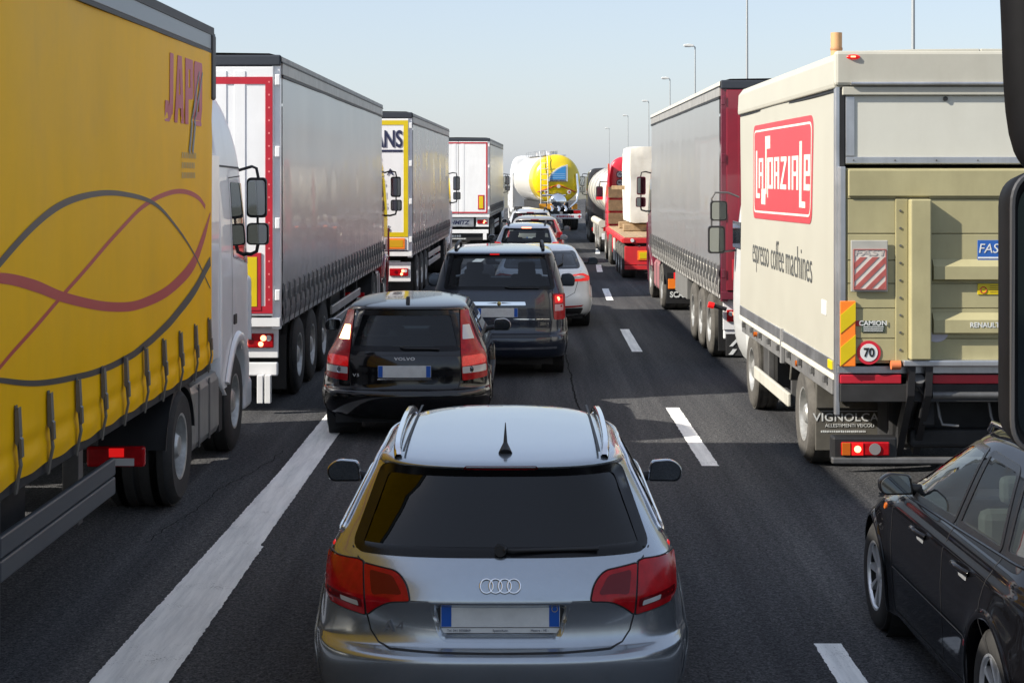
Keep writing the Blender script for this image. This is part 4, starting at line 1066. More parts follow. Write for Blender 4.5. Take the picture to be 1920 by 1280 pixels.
        bx('chassis_rail', under, root, sg*.42-.05, sg*.42+.05, da-.95, fa+1.0, .62, .92)
        bx('lamp_bracket', under, root, *sorted((sg*.4, sg*1.1)), da-.985, da-.93, .52, .62)
        bx('step', S.get('stepm', black), root, *sorted((sg*.9, sg*1.19)), fa-.80, fa-.62, .3, 1.0)
        # side fairing at the cab back
        if S.get('fairing', True): bx('cab_side_fairing', cm, root, *sorted((sg*1.17, sg*1.215)), y0-.38, y0+.02, 1.05, 3.0)
    bx('front_bumper', S.get('bumperm', cm), root, -1.2, 1.2, fa+.72, fa+1.2, .3, .62, bevel=.05)
    bx('fifth_wheel', under, root, -.5, .5, da-.4, da+.5, .93, 1.02)
    return fnr, fnl, y0

RDGRAPH = mat('print_red', (.45,.02,.025), .45)
GRGRAPH = mat('print_charcoal', (.03,.03,.032), .45)
# --- A: yellow curtainsider
def lorry_yellow():
    root = thing('articulated_lorry', (-4.13, 2.2, 0), 'yellow curtainsided lorry with swooping red and black lines and white cab, nearest on the left', 'lorry', 'lorries queuing in the left lane')
    ycur = mat('yellow_curtain', (.94,.49,.0), .42, spec=.06, var=.05, vscale=1.2, rvar=.08, bump=.06, bscale=9, dirt=.12, dirtcol=(.30,.19,.03))
    S = dict(zb=1.14, zt=4.16, L=13.6, curtain=ycur, doorm=ycur, sp=.66, valance=.22, vis=1, seed=4, nosem=under, frame=under, ravem=under, amp=.005,
             railm=mat('grey_rail', (.22,.24,.26), .4, metal=.4), roofm=mat('black_tarpaulin', (.035,.035,.035), .6, var=.3), guardm=mat('grey_guard', (.10,.11,.12), .4, metal=.4), strapm=mat('dusty_webbing', (.12,.11,.09), .8), guards=False)
    trailer(root, S); fn = S['fn']
    def draw(name, pts, w0, w1, m, off=.005):
        P = catmull(pts, 14); n = len(P)
        mb = MB(); rows = []
        for i in range(n):
            d = Vector(P[min(i+1, n-1)])-Vector(P[max(i-1, 0)]); d.normalize(); nn = Vector((-d.y, d.x)); t = i/(n-1)
            w = np.interp(t, np.linspace(0, 1, len(w0)), w0) if isinstance(w0, (list, tuple)) else w0+(w1-w0)*t
            rows.append([fn(float(P[i][0]+nn.x*w*q), float(P[i][1]+nn.y*w*q), off) for q in (-.5, -.17, .17, .5)])
        mb.grid(rows); mb.build(name, m, root)
    draw('printed_line', [(6.4,1.58),(7.15,1.77),(7.77,1.91),(8.47,2.07),(9.27,2.26),(10.04,2.44),(10.65,2.56),(11.31,2.64),(12.16,2.67),(12.9,2.60),(13.2,2.52)], .025, .045, RDGRAPH, .0020)
    draw('printed_line', [(6.4,2.27),(7.15,2.24),(7.77,2.16),(8.47,2.04),(9.57,1.90),(10.56,1.84),(11.72,1.89),(12.63,2.05),(13.15,2.27),(13.45,2.46)], [.02,.06,.07,.065,.065,.07,.09,.12,.10,.03], 0, RDGRAPH, .0028)
    draw('printed_line', [(6.4,2.10),(7.15,2.34),(7.77,2.51),(8.47,2.63),(9.27,2.68),(10.04,2.67),(11.11,2.58),(11.94,2.37),(12.87,2.03),(13.45,1.77)], [.05,.05,.05,.04,.035,.03,.02,.015], 0, GRGRAPH, .0036)
    draw('printed_line', [(6.4,1.80),(7.15,1.68),(7.77,1.59),(8.47,1.53),(9.57,1.48),(10.56,1.50),(11.51,1.60),(12.63,1.80),(13.45,2.02)], [.025,.03,.035,.04,.05,.07,.09,.09], 0, GRGRAPH, .0044)
    # lettering, condensed, with two grey slashes
    jm = mat('print_rose', (.50,.06,.09), .45)
    def word(s, y, z, h, w, m, bold=.012):
        o = text('lettering', s, h, m, root, (0,0,0), M=M_RIGHT, align='LEFT', sx=w, bold=bold, ext=.0005)
        me = o.data
        for v in me.vertices: v.co = fn(v.co.y+y, v.co.z+z, .004+v.co.x)
    def glyph(y, z, w, h, poly, hole=None):
        f = lambda P: [(y+a*w, z+b*h) for a, b in P]
        conform('letter', f(poly), fn, jm, root, off=.0045, sp=.09, hole=f(hole) if hole else None, skirt=.002)
    z0_, h_ = 3.24, .56
    glyph(11.48, z0_, .30, h_, rpoly([(.0,.0),(.55,.0),(1,.10),(1,1),(.55,1),(.55,.28),(.42,.22),(.42,.30),(.0,.30)], .03))
    glyph(11.84, z0_, .36, h_, [(0,0),(.30,0),(.36,.22),(.64,.22),(.70,0),(1,0),(.72,1),(.28,1)], [(.42,.42),(.58,.42),(.51,.80),(.49,.80)])
    glyph(12.25, z0_, .34, h_, rpoly([(0,0),(.40,0),(.40,.38),(1,.40),(1,1),(0,1)], [0,0,0,.1,.1,0]), [(.40,.56),(.62,.56),(.62,.84),(.40,.84)])
    glyph(12.64, z0_, .36, h_, rpoly([(0,0),(1,0),(1,1),(0,1)], .12), rpoly([(.38,.22),(.62,.22),(.62,.78),(.38,.78)], .04))
    for dy in (0, .14):
        draw('printed_slash', [(12.42+dy,3.0),(12.60+dy,3.35),(12.86+dy,3.72)], .07, .03, mat('print_grey', (.16,.17,.18), .45), .0068)
    rp = random.Random(2)
    for i in range(3):
        y = 12.12
        while y < 12.12+(.62, .5, .58)[i]:
            w = rp.uniform(.035, .06); conform('print_mark', [(y,2.95-.085*i),(y+w,2.95-.085*i),(y+w,3.0-.085*i),(y,3.0-.085*i)], fn, mat('print_pale_grey', (.62,.40,.09), .5), root, off=.003, sp=.2, skirt=0); y += w+.022
    bx('corner_flap', black, root, 1.20, 1.312, 13.46, 13.64, 3.50, 4.10, bevel=.02)
    # side guard and stand of this trailer
    gm = MATS['grey_guard']
    for z in (.53, .665): bx('side_guard', gm, root, 1.20, 1.24, 7.3, 10.0, z, z+.125, bevel=.012)
    bx('guard_post', gm, root, 1.17, 1.22, 7.28, 7.36, .1, 1.0)
    bx('landing_foot', under, root, .75, .95, 7.25, 7.4, .02, .3)
    fr, fl, y0 = tractor(root, 13.6, dict(cab=white, H=3.78, gapy=.72, drive=1.25, mout=.0, tankm=mat('tank_grey', (.30,.30,.29), .4, metal=.5, var=.15, dirt=.3)))
lorry_yellow()

# --- B: silver-grey curtainsider with white doors, red cab
def lorry_grey():
    root = thing('articulated_lorry', (-4.09, 20.05, 0), 'grey curtainsided lorry with white doors edged in red, behind the white cab', 'lorry', 'lorries queuing in the left lane', rz=-.006)
    cur = mat('silver_curtain', (.36,.37,.385), .30, metal=.35, coat=.15, var=.05, vscale=.8, rvar=.06, bump=.05, bscale=6, dirt=.15, dirtcol=(.2,.2,.2))
    S = dict(L=13.7, zb=1.16, zt=4.19, curtain=cur, doorm=white, tape=redtape, tapew=.085, tapeb=.03, tapet=.12, sp=.45, valance=.26, seed=9, marker=('red', .81, 1.06, 1.22, 1.90), frame=white, hingem=white, rods=False, ribs=(.30, .52, .74),
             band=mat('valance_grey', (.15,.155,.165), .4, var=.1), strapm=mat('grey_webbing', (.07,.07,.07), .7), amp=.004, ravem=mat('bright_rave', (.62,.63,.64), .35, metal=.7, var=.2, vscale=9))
    trailer(root, S)
    d = [c for c in root.children if c.name.startswith('rear_door')]
    for z in np.linspace(1.35, 3.9, 18): MB().cyl((1.15, -.046, z), (1.15, -.040, z), .012, n=8).build('rivet', mat('rivet_bright', (.7,.2,.2), .3), d[1])
    bx('light_post', white, root, 1.0, 1.07, .0, .1, .13, .46)
    bx('light_post', white, root, 1.09, 1.16, .0, .1, .13, .46)
    red = mat('red_cab_paint', (.30,.015,.02), .25, coat=.8)
    tractor(root, 13.7, dict(cab=red, H=3.7, gapy=.35, drive=1.3, mout=.06, lit=True))
lorry_grey()

# --- C: white doors edged yellow with lettering
def lorry_trans():
    root = thing('articulated_lorry', (-3.67, 37.9, 0), 'curtainsided lorry with yellow-edged white doors lettered ANS, third in the left row', 'lorry', 'lorries queuing in the left lane', rz=-.021)
    cur = mat('dull_silver_curtain', (.30,.305,.31), .28, metal=.4, coat=.15, var=.05, vscale=.8, rvar=.06, bump=.05, bscale=6)
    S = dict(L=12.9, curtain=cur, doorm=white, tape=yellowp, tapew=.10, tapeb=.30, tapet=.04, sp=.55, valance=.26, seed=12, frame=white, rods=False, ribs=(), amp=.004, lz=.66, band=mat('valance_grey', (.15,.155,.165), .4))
    trailer(root, S)
    d = sorted([c for c in root.children if c.name.startswith('rear_door')], key=lambda c: c.name)[1]
    b = bx('orange_board', orange, d, .02, 1.12, -.056, -.040, 1.18, 1.42)
    bx('ochre_inner', mat('ochre_reflective', (.55,.30,.01), .4), b, .06, 1.08, -.060, -.054, 1.22, 1.38)
    def t(s, x, z, h, a='CENTER'): text('lettering', s, h, inkblue, d, (x, -.046, z), align=a, bold=.008 if h > .2 else .004, ext=.001)
    text('lettering', 'ANS', .52, inkblue, d, (1.07, -.046, 3.60), align='RIGHT', bold=.012, ext=.001, sx=.66); bx('rule_line', inkblue, d, .05, 1.07, -.046, -.040, 3.33, 3.38)
    t('IA', .60, 3.20, .14, 'RIGHT'); t('A', .86, 2.88, .20, 'RIGHT'); t('6', .70, 2.62, .20, 'RIGHT'); t('71', .74, 2.36, .20, 'RIGHT'); t('45', .74, 2.12, .20, 'RIGHT'); t('46', .80, 1.62, .20, 'RIGHT')
    tractor(root, 12.9, dict(cab=white, H=3.7, gapy=.35, drive=1.3, mout=.06))
lorry_trans()

# --- D: white box with thin red frame
def lorry_white():
    root = thing('articulated_lorry', (-2.52, 70, 0), 'white lorry with thin red door frame and CHMITZ tail panel, furthest in the left row', 'lorry', 'lorries queuing in the left lane', rz=-.030)
    cur = mat('pale_curtain', (.52,.51,.47), .35, metal=.1, coat=.15, var=.05, vscale=.8, bump=.05, bscale=6)
    S = dict(L=13.6, zb=1.24, zt=4.32, curtain=cur, doorm=white, tape=redtape, tapew=.06, sp=.6, seed=21, frame=white, rods=False, ribs=(.1,), amp=.004, marker=('red', .80, 1.06, 1.42, 2.02), lz=.92)
    trailer(root, S)
    p = bx('tail_panel', alu, root, -1.2, .62, .06, .1, .72, 1.08)
    text('lettering', 'SCHMITZ', .22, inkblue, p, (-.12, .052, .88), align='CENTER', bold=.008, sx=1.15, shear=.2)
    f = bx('spray_flap', under, root, -1.2, 1.2, .22, .24, .16, .44)
    print_bars(f, -.9, .1, .33, .09, .216, platew, 3); print_bars(f, -.7, .3, .22, .05, .216, platew, 4)
    bx('bar_end', white, root, 1.0, 1.15, .105, .118, .18, .44)
    tractor(root, 13.6, dict(cab=white, H=3.8, gapy=.35, drive=1.3, mout=.08))
lorry_white()

# --- R3: dark trailer with dark red tail
def lorry_darkred():
    root = thing('articulated_lorry', (4.175, 24.6, 0), 'grey curtainsided lorry with dark red tail, ahead of the cream box lorry', 'lorry', 'lorries queuing in the right lane', rz=-.004)
    cur = mat('slate_curtain', (.27,.275,.275), .30, metal=.25, coat=.15, var=.05, vscale=.8, rvar=.06, bump=.05, bscale=6, dirt=.1, dirtcol=(.3,.3,.28))
    dred = mat('dark_red_paint', (.22,.012,.028), .28, coat=.7, var=.08, dirt=.15)
    dmar = mat('maroon_paint', (.14,.012,.03), .28, coat=.7, var=.08, dirt=.2)
    S = dict(L=13.7, zb=1.15, zt=4.15, vis=-1, curtain=cur, doorm=dred, frame=dmar, hingem=dmar, sp=.45, valance=.26, seed=33, rods=False, ribs=(.5, .9), amp=.003, rub=rubberd, lz=.78, marker=('red', .78, 1.12, 1.30, 1.60),
             band=mat('dusty_valance', (.24,.235,.22), .6, var=.1), seam=mat('dust_strip', (.62,.60,.54), .6), strapm=mat('dusty_grey_webbing', (.12,.115,.11), .8), ravem=mat('dusty_rave', (.50,.49,.46), .5, metal=.3, var=.2), guards=False, roofm=mat('cream_roof', (.50,.48,.42), .6, var=.1))
    trailer(root, S)
    # spray flap with chevrons below the lamps
    f = bx('spray_flap', under, root, -1.2, 1.2, .06, .075, .20, .52)
    for k in range(10):
        x = -1.16+.24*k; mb = MB(); mb.prism([(x, .22), (x+.06, .22), (x+.12, .30), (x+.06, .30)], 'y', .052, .058); mb.build('chevron', platew, f)
    for sx in (-1, 1):
        mb = MB(); mb.prism([(sx*1.15, .34), (sx*1.10, .34), (sx*.95, .50), (sx*1.0, .50)], 'y', .052, .058); mb.build('slash', platew, f)
    text('flap_letter', 'S', .30, redtape, f, (-.72, .052, .40), sx=2.0, bold=.006); text('flap_letter', 'S', .30, redtape, f, (.72, .052, .40), sx=2.0, bold=.006)
    MB().cyl((-1.20,.0,.88),(-1.38,.0,.93), .03, n=12).build('marker_stalk', black, root)
    MB().cyl((-1.38,.0,.93),(-1.46,.0,.95), .045, n=12).build('marker_lamp', redlit, root)
    # mudflap of the drive axle with lettering and yellow-red board
    mf = bx('mudflap', black, root, -1.25, -.60, 9.9, 9.93, .22, .85)
    b = bx('hazard_board', redlit if False else orange, mf, -1.22, -.62, 9.88, 9.90, .52, .72)
    mb = MB(); mb.prism([(-1.10,.54),(-.95,.54),(-.75,.70),(-.9,.70)], 'y', 9.872, 9.878); mb.build('hazard_stripe', yellowp, b)
    text('lettering', 'SCANIA', .16, platew, mf, (-.93, 9.885, .40), sx=.9, bold=.006)
    bx('side_locker', mat('locker_grey', (.22,.22,.21), .5, metal=.3, dirt=.4), root, -1.24, -.8, 5.6, 8.0, .62, 1.0)
    bx('locker_lamp', redlit, root, -1.26, -1.2, 8.02, 8.12, .82, .95)
    tractor(root, 13.7, dict(cab=dmar, H=3.6, gapy=.2, drive=2.4, mout=.05, mirm=dmar, rub=rubberd, tankm=mat('dusty_maroon', (.30,.13,.14), .5, var=.1), vis=-1))
lorry_darkred()
# ------------------------------------------------------------------ cream box lorry with tail lift
def box_lorry():
    root = thing('box_lorry', (4.0, 14.85, 0), 'cream box lorry with red LaSpaziale sign and folded olive tail lift', 'lorry', 'lorries queuing in the right lane')
    cream = mat('cream_panel', (.405,.395,.335), .5, var=.03, vscale=1.5, rvar=.08, dirt=.12, dirtcol=(.38,.35,.28), bump=.02, bscale=4)
    creamd = mat('cream_fascia', (.44,.43,.37), .5, var=.05, dirt=.2, dirtcol=(.3,.28,.22))
    door = mat('pale_door', (.56,.56,.50), .45, var=.04, vscale=2, dirt=.15, dirtcol=(.4,.37,.3))
    olive = mat('olive_lift', (.355,.325,.18), .5, var=.10, vscale=2.2, dirt=.35, dirtcol=(.22,.19,.10), rvar=.1)
    olived = mat('olive_lift_edge', (.32,.29,.155), .5, var=.10, vscale=3, dirt=.3, dirtcol=(.20,.17,.09))
    hw = 1.25; L = 6.45; zb = 1.06; zt = 3.87
    # box: side panels with a soft bow, hood of the roof above a dark gap
    for sx in (-1, 1):
        mb = MB(); mb.grid([[(sx*(hw+.006*math.sin(y*1.3+z)+.004*math.sin(z*3+y*.6)), y, z) for y in np.linspace(.06, L, 34)] for z in np.linspace(zb+.13, 3.58, 18)]); mb.build('side_panel', cream, root, smooth=179, recalc=False)
        P = [(sx*(hw+.025), 3.56), (sx*(hw+.03), 3.60), (sx*(hw+.02), 3.80), (sx*(hw-.04), 3.88), (sx*.6, 3.90), (sx*.0, 3.905), (sx*.0, 3.86), (sx*(hw-.02), 3.56)]
        mb = MB(); mb.prism(P, 'y', -.02, L+.02); mb.build('roof_hood', cream, root, bevel=.012)
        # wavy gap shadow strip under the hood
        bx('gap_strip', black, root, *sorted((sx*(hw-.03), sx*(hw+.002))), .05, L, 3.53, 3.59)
        bx('bottom_rail', alu, root, *sorted((sx*(hw-.04), sx*(hw+.008))), .05, L, zb+.01, zb+.13)
        bx('bottom_flange', mat('cream_rail', (.62,.60,.52), .5, var=.1), root, *sorted((sx*(hw-.04), sx*(hw+.018))), .05, L, zb-.04, zb+.005)
        bx('subframe', mat('grey_subframe', (.14,.14,.14), .6, var=.3), root, *sorted((sx*(hw-.10), sx*(hw-.02))), .3, L, zb-.20, zb-.045)
        bx('corner_post', alu, root, *sorted((sx*(hw-.03), sx*(hw+.012))), -.02, .055, .72, 3.58, bevel=.01)
        bx('corner_seal', black, root, *sorted((sx*(hw-.075), sx*(hw-.032))), -.015, .05, zb, 3.58)
        for k in range(9): bx('rail_clip', steel, root, *sorted((sx*(hw-.02), sx*(hw+.022))), .5+.7*k, .56+.7*k, zb-.12, zb-.06)
        bx('middle_post', mat('post_grey', (.2,.2,.2), .5), root, *sorted((sx*(hw-.02), sx*(hw+.022))), 3.0, 3.08, zb-.22, zb+.14)
    bx('box_front', cream, root, -hw+.01, hw-.01, L-.05, L, zb, 3.84)
    bx('box_floor', under, root, -hw+.03, hw-.03, .05, L, zb-.02, zb+.06)
    # rear: fascia, rail, upper door, lift platform
    fa = bx('rear_fascia', creamd, root, -hw-.02, hw+.02, -.05, .02, 3.58, 3.885, bevel=.03)
    MB().cyl((-hw+.12, -.055, 3.60), (hw-.05, -.055, 3.60), .016, n=10).build('gutter_tube', alu, fa, smooth=50)
    bx('fascia_skirt', creamd, fa, -hw+.05, hw-.04, -.035, .0, 3.50, 3.575, bevel=.008)
    mb = MB(); mb.lathe([(.001,-.022),(.035,-.018),(.05,0)], (0,0,0), 'y', 16)
    lm = mb.build('marker_lamp', redlit, fa, smooth=60); lm.location = (-1.11, -.052, 3.83); lm.scale = (1.2, 1, .45)
    MB().box(-1.135,-1.095,-.078,-.068,3.826,3.838).build('marker_bulb', redhot, fa)
    MB().cyl((-1.08, .9, 3.88), (-1.08, .9, 4.12), .052, n=18).build('vent_pipe', mat('tan_pipe', (.50,.28,.13), .6, var=.1), root, smooth=40)
    MB().lathe([(.056,-.012),(.058,0),(.056,.012)], (-1.08,.9,3.97), 'z', 18).build('pipe_band', mat('tan_band', (.40,.2,.09), .6), root)
    ud = bx('upper_door', door, root, -hw+.08, hw-.08, .0, .03, 2.90, 3.50)
    bx('door_edge', alu, ud, -hw+.081, -hw+.16, -.012, -.002, 2.97, 3.49)
    bx('door_foot_strip', alu, ud, -hw+.081, hw-.081, -.014, -.002, 2.905, 2.965)
    for k in range(7): MB().cyl((-1.1+.36*k, -.02, 2.935), (-1.1+.36*k, -.012, 2.935), .008, n=6).build('rivet', steel, ud)
    MB().cyl((-.30,-.02,3.47),(-.30,.0,3.47), .02, n=10).build('door_eye', black, ud)
    # tail lift platform folded upright: planks, post, ribs
    lift = bx('lift_back', olived, root, -hw+.07, hw-.07, -.075, -.03, 1.18, 2.865)
    zs = [1.20, 1.395, 1.655, 1.87, 2.07, 2.30, 2.60, 2.86]
    for i in range(len(zs)-1):
        for x0, x1 in ((-hw+.085, -.755), (-.46, hw-.085)):
            bx('lift_plank', olive, lift, x0, x1, -.092, -.070, zs[i]+.004, zs[i+1]-.004, bevel=.004)
    bx('lift_top_fold', olive, lift, -hw+.085, hw-.085, -.115, -.093, 2.62, 2.855, bevel=.02)
    bx('lift_edge_strip', alu, root, -hw+.015, -hw+.065, -.10, -.02, 1.16, 2.88)
    po = bx('lift_post', olive, lift, -.645, -.465, -.20, -.078, 1.22, 2.60, bevel=.012)
    bx('post_flange', olived, lift, -.755, -.647, -.108, -.078, 1.2, 2.60)
    for z in np.linspace(1.3, 2.5, 9):
        MB().cyl((-.715,-.116,z), (-.715,-.106,z), .011, n=6).build('bolt', steel, po)
    for z in (1.98, 1.52):      # sloping stiffeners on the right half
        mb = MB(); mb.prism([(-.094, z+.10), (-.15, z+.04), (-.15, z-.07), (-.094, z-.09)], 'x', -.435, hw-.085); mb.build('lift_rib', olive, lift)
    # warning flap, hazard board, plates
    w = bx('warning_flap', mat('flap_grey', (.36,.36,.33), .5, var=.15), root, -1.145, -.825, -.125, -.11, 1.80, 2.245)
    inn = bx('flap_face', mat('flap_white', (.55,.52,.48), .5, var=.15, vscale=6), w, -1.125, -.84, -.129, -.124, 1.82, 2.17)
    rs = mat('faded_red_stripe', (.36,.09,.08), .5, var=.2, vscale=8)
    for k in range(-3, 5):
        xa = -1.125+.105*k; q = []
        z0, z1 = 1.83, 2.10
        for t in ((xa, z0), (xa+.055, z0), (xa+.055+.27, z1), (xa+.27, z1)): q.append(t)
        # clip to the face
        lo, hi = -1.118, -.847
        def clip(P, x, keep):
            o = []
            for i in range(len(P)):
                a, b = P[i-1], P[i]
                ia, ib = keep(a[0], x), keep(b[0], x)
                if ia != ib: t = (x-a[0])/(b[0]-a[0]); o.append((x, a[1]+(b[1]-a[1])*t))
                if ib: o.append(b)
            return o
        q = clip(q, lo, lambda v, x: v >= x)
        if len(q) > 2: q = clip(q, hi, lambda v, x: v <= x)
        if len(q) > 2: mb = MB(); mb.prism(q, 'y', -.1325, -.1295); mb.build('stripe', rs, inn)
    text('flap_lettering', 'FAST', .075, mat('faded_print', (.42,.38,.36), .5), inn, (-.98, -.131, 2.135), sx=1.7, bold=.001, shear=.15)
    tape_frame(inn, rs, -1.125, -.84, 1.82, 2.17, -.131, .008)
    hb = bx('hazard_board', orange, root, -1.235, -1.10, -.112, -.096, 1.155, 1.72)
    for z in (1.19, 1.47):
        mb = MB(); mb.prism([(-1.233, z-.03), (-1.233, z+.13), (-1.102, z+.24), (-1.102, z+.08)], 'y', -.1165, -.1115); mb.build('hazard_stripe', yellowp, hb)
    dk = bx('speed_plate', redtape, root, -1.0,-.99,-.095,-.093,1.27,1.28)
    mb = MB(); mb.cyl((-.985,-.100,1.275),(-.985,-.094,1.275), .103, n=40); d = mb.build('speed_disc', mat('disc_red', (.55,.02,.04), .4), root, smooth=30)
    mb = MB(); mb.cyl((-.985,-.104,1.275),(-.985,-.0995,1.275), .076, n=36); mb.build('disc_white', platew, d, smooth=30)
    text('disc_number', '70', .105, black, d, (-.985, -.106, 1.273), sx=.9, bold=.003)
    c = bx('dealer_plate', mat('plate_dark', (.05,.07,.05), .5), root, -1.05, -.845, -.100, -.094, 1.45, 1.55)
    bx('plate_red_corner', redtape, c, -1.098, -1.052, -.100, -.094, 1.505, 1.55)
    text('plate_lettering', 'CAMION', .058, platew, c, (-.95, -.102, 1.527), sx=1.05, bold=.0012)
    for i in range(3): print_bars(c, -1.03, -.86, 1.497-.017*i, .009, -.1015, platew, i)
    b = bx('blue_plate', mat('sign_blue', (.02,.10,.38), .4), root, -.045, .20, -.100, -.094, 2.07, 2.245)
    text('plate_lettering', 'FAST', .115, platew, b, (.078, -.102, 2.17), sx=.95, shear=.2)
    bx('plate_stripe', platew, b, -.04, .195, -.103, -.099, 2.085, 2.10)
    y = bx('warning_plate', yellowp, root, -.045, .20, -.100, -.094, 1.775, 1.87)
    mb = MB(); mb.tube([(.005+.027*math.cos(t), -.102, 1.815+.027*math.sin(t)) for t in np.linspace(0, 6.28, 18)[:-1]], .004, 5, True); mb.build('warning_ring', redtape, y)
    for i in range(4): bx('print_line', mat('brown_print', (.2,.12,.02), .5), y, .06, .18-.02*(i % 2), -.1025, -.0995, 1.795+.018*i, 1.80+.018*i)
    text('maker_lettering', 'RENAULT TRUCKS', .062, platew, root, (-.125, -.1525, 1.515), align='LEFT', sx=.95, bold=.001)
    mb = MB(); mb.prism([(-.40+.105*math.cos(t), 1.45+.085*math.sin(t)) for t in np.linspace(math.pi, 2*math.pi, 14)], 'y', -.0965, -.0935); mb.build('round_sticker', mat('lilac_sticker', (.42,.40,.45), .5), root)
    # lift rail, hinges, arms
    bx('lift_rail', alu, root, -.70, hw-.03, -.17, -.08, 1.16, 1.215, bevel=.012)
    MB().cyl((-.80,-.13,1.17),(-.72,-.13,1.17), .04, n=18).build('roller', mat('orange_roller', (.6,.17,.06), .5), root, smooth=40)
    bx('sill', alu, root, -hw+.01, hw-.01, -.03, .04, 1.085, 1.15)
    for x0, x1 in ((-hw+.03, -.69), (-.42, hw-.03)): bx('red_reflector_bar', redtape, root, x0, x1, -.045, -.02, 1.0, 1.075)
    bx('rear_beam', under, root, -hw+.03, hw-.03, -.04, .06, .84, .995)
    for x in (-.62, -.47, .47, .62):
        mb = MB(); mb.prism([(-.15,1.16),(-.09,1.16),(-.02,.95),(.35,.55),(.45,.35),(.36,.32),(.22,.5),(-.1,.9)], 'x', x-.03, x+.03); mb.build('lift_arm', mat('arm_black', (.02,.02,.022), .45, var=.3), root)
    MB().cyl((-.55,-.10,1.05),(-.55,.55,.48), .05, n=12).build('lift_ram', steel, root, smooth=40)
    MB().cyl((-.42,-.02,.90),(hw,-.02,.90), .04, n=12).build('torsion_tube', steel, root, smooth=40)
    mb = MB(); mb.tube([(-.60,-.06,1.1),(-.56,-.09,.98),(-.5,-.07,.9),(-.52,0,.7)], .012, 6); mb.build('hydraulic_hose', black, root)
    for x, z in ((-.35,.72),(.1,.68)): mb = MB(); mb.tube([(x,.1,.85),(x+.02,.08,.7),(x+.04,.06,.63),(x+.18,.05,.62)], .014, 6); mb.build('bracket_hook', steel, root)
    bx('lift_dark_fill', under, root, -.70, 1.2, .45, .95, .36, 1.0, bevel=.04)  # plain dark box added for the lift mechanism, fills the shaded space behind the arms
    bx('lift_crossbeam', under, root, -.55, 1.2, .25, .40, .40, .56, bevel=.03)
    # lamp unit, underrun, flap
    bx('lamp_housing', black, root, -1.29, -.73, -.06, .1, .32, .54, bevel=.02)
    bx('underrun_bar', steel, root, -1.30, hw, -.09, -.02, .31, .365, bevel=.012)
    lz = bx('tail_lamp', redlens, root, -1.22, -.80, -.085, -.06, .38, .50, bevel=.015)
    bx('indicator', amber, lz, -1.215, -1.14, -.092, -.084, .385, .495); bx('brake_light', redlit, lz, -1.13, -1.03, -.092, -.084, .385, .495)
    MB().cyl((-1.08,-.096,.44),(-1.08,-.090,.44), .03, n=14).build('brake_bulb', redhot, lz)
    mb = MB(); mb.cyl((-.93,-.095,.44),(-.93,-.088,.44), .05, n=18); mb.build('reversing_lamp', mat('dull_lens', (.2,.19,.19), .3), lz)
    bx('inner_lamp', redlens2, root, .73, 1.2, -.085, -.06, .38, .50, bevel=.015)
    for sx in (-1, 1):
        f = bx('mudflap', mat('dusty_flap', (.085,.08,.068), .85, var=.25, vscale=5), root, sx*.86-.36, sx*.86+.36, 1.20, 1.225, .22, .62)
        mg = MB(); mg.prism([(1.15,.62),(1.13,.92),(1.5,1.02),(2.6,1.02),(2.75,.7),(2.70,.7),(2.55,.97),(1.55,.97),(1.19,.90),(1.2,.62)], 'x', *sorted((sx*.5, sx*1.225))); mg.build('mudguard', MATS['dusty_flap'], root, bevel=.01)
        if sx < 0:
            text('flap_lettering', 'VIGNOLCAR', .105, platew, f, (-.90, 1.196, .53), sx=1.12, bold=.001, spacing=1.05)
            bx('flap_rule', platew, f, -1.17, -.60, 1.194, 1.199, .588, .594)
            text('flap_lettering', 'ALLESTIMENTI VEICOLI', .045, platew, f, (-.90, 1.196, .455), sx=1.0)
            print_bars(f, -1.17, -.75, .40, .02, 1.1985, platew, 8)
        for z in (.7, .82): MB().cyl((sx*1.0, 1.125, z), (sx*1.0, 1.135, z), .014, n=8).build('bolt', steel, root)
        wheel(root, sx*.96, 1.9, .47, .52, 'drive', sx, rub=rubberd)
        wheel(root, sx*1.06, 5.75, .47, .29, 'steer', sx, rub=rubberd)
        bx('side_guard', mat('guard_cream', (.50,.49,.43), .5, dirt=.3), root, *sorted((sx*1.20, sx*1.24)), 2.75, 5.3, .42, .56, bevel=.012)
        for y_ in (2.78, 4.4): bx('guard_post', steel, root, *sorted((sx*1.13, sx*1.195)), y_, y_+.06, .44, zb-.2)
        bx('equipment_box', mat('box_black', (.05,.05,.05), .6, var=.3), root, *sorted((sx*.6, sx*1.15)), 4.5, 5.15, .40, .92, bevel=.03)
        MB().cyl((sx*.75, 3.1, .68), (sx*.75, 4.1, .68), .16, n=18).build('air_tank', steel, root, smooth=40)
        mb = MB(); mb.tube([(sx*1.1,3.2,.95),(sx*1.12,3.6,.78),(sx*1.08,4.2,.9)], .02, 6); mb.build('brake_hose', black, root)
        MB().cyl((sx*1.20, 2.2, .93), (sx*1.25, 2.2, .93), .03, n=10).build('side_marker', amber, root)
        MB().cyl((sx*1.22, 5.1, .95), (sx*1.27, 5.1, .95), .03, n=10).build('side_marker', amber, root)
        bx('chassis_rail', under, root, sx*.42-.05, sx*.42+.05, .1, 7.4, .62, .86)
    # sign on the left side panel: real raised sheet with cut lettering
    def LF(a, z, off=0.0):          # a runs rearwards from the front so that text reads
        y = 6.45-a; return (-(hw+.006*math.sin(y*1.3+z)+.004*math.sin(z*3+y*.6))-off-.003, y, z)
    sred = mat('sign_red', (.46,.05,.062), .45, var=.05, vscale=3); swhite = mat('sign_cream', (.72,.69,.60), .45)
    outer = rpoly([(1.20,2.305),(5.24,2.345),(5.27,3.375),(1.22,3.385)], .16, 6)
    sg = conform('painted_sign', outer, LF, sred, root, off=.002, sp=.2, skirt=.003)
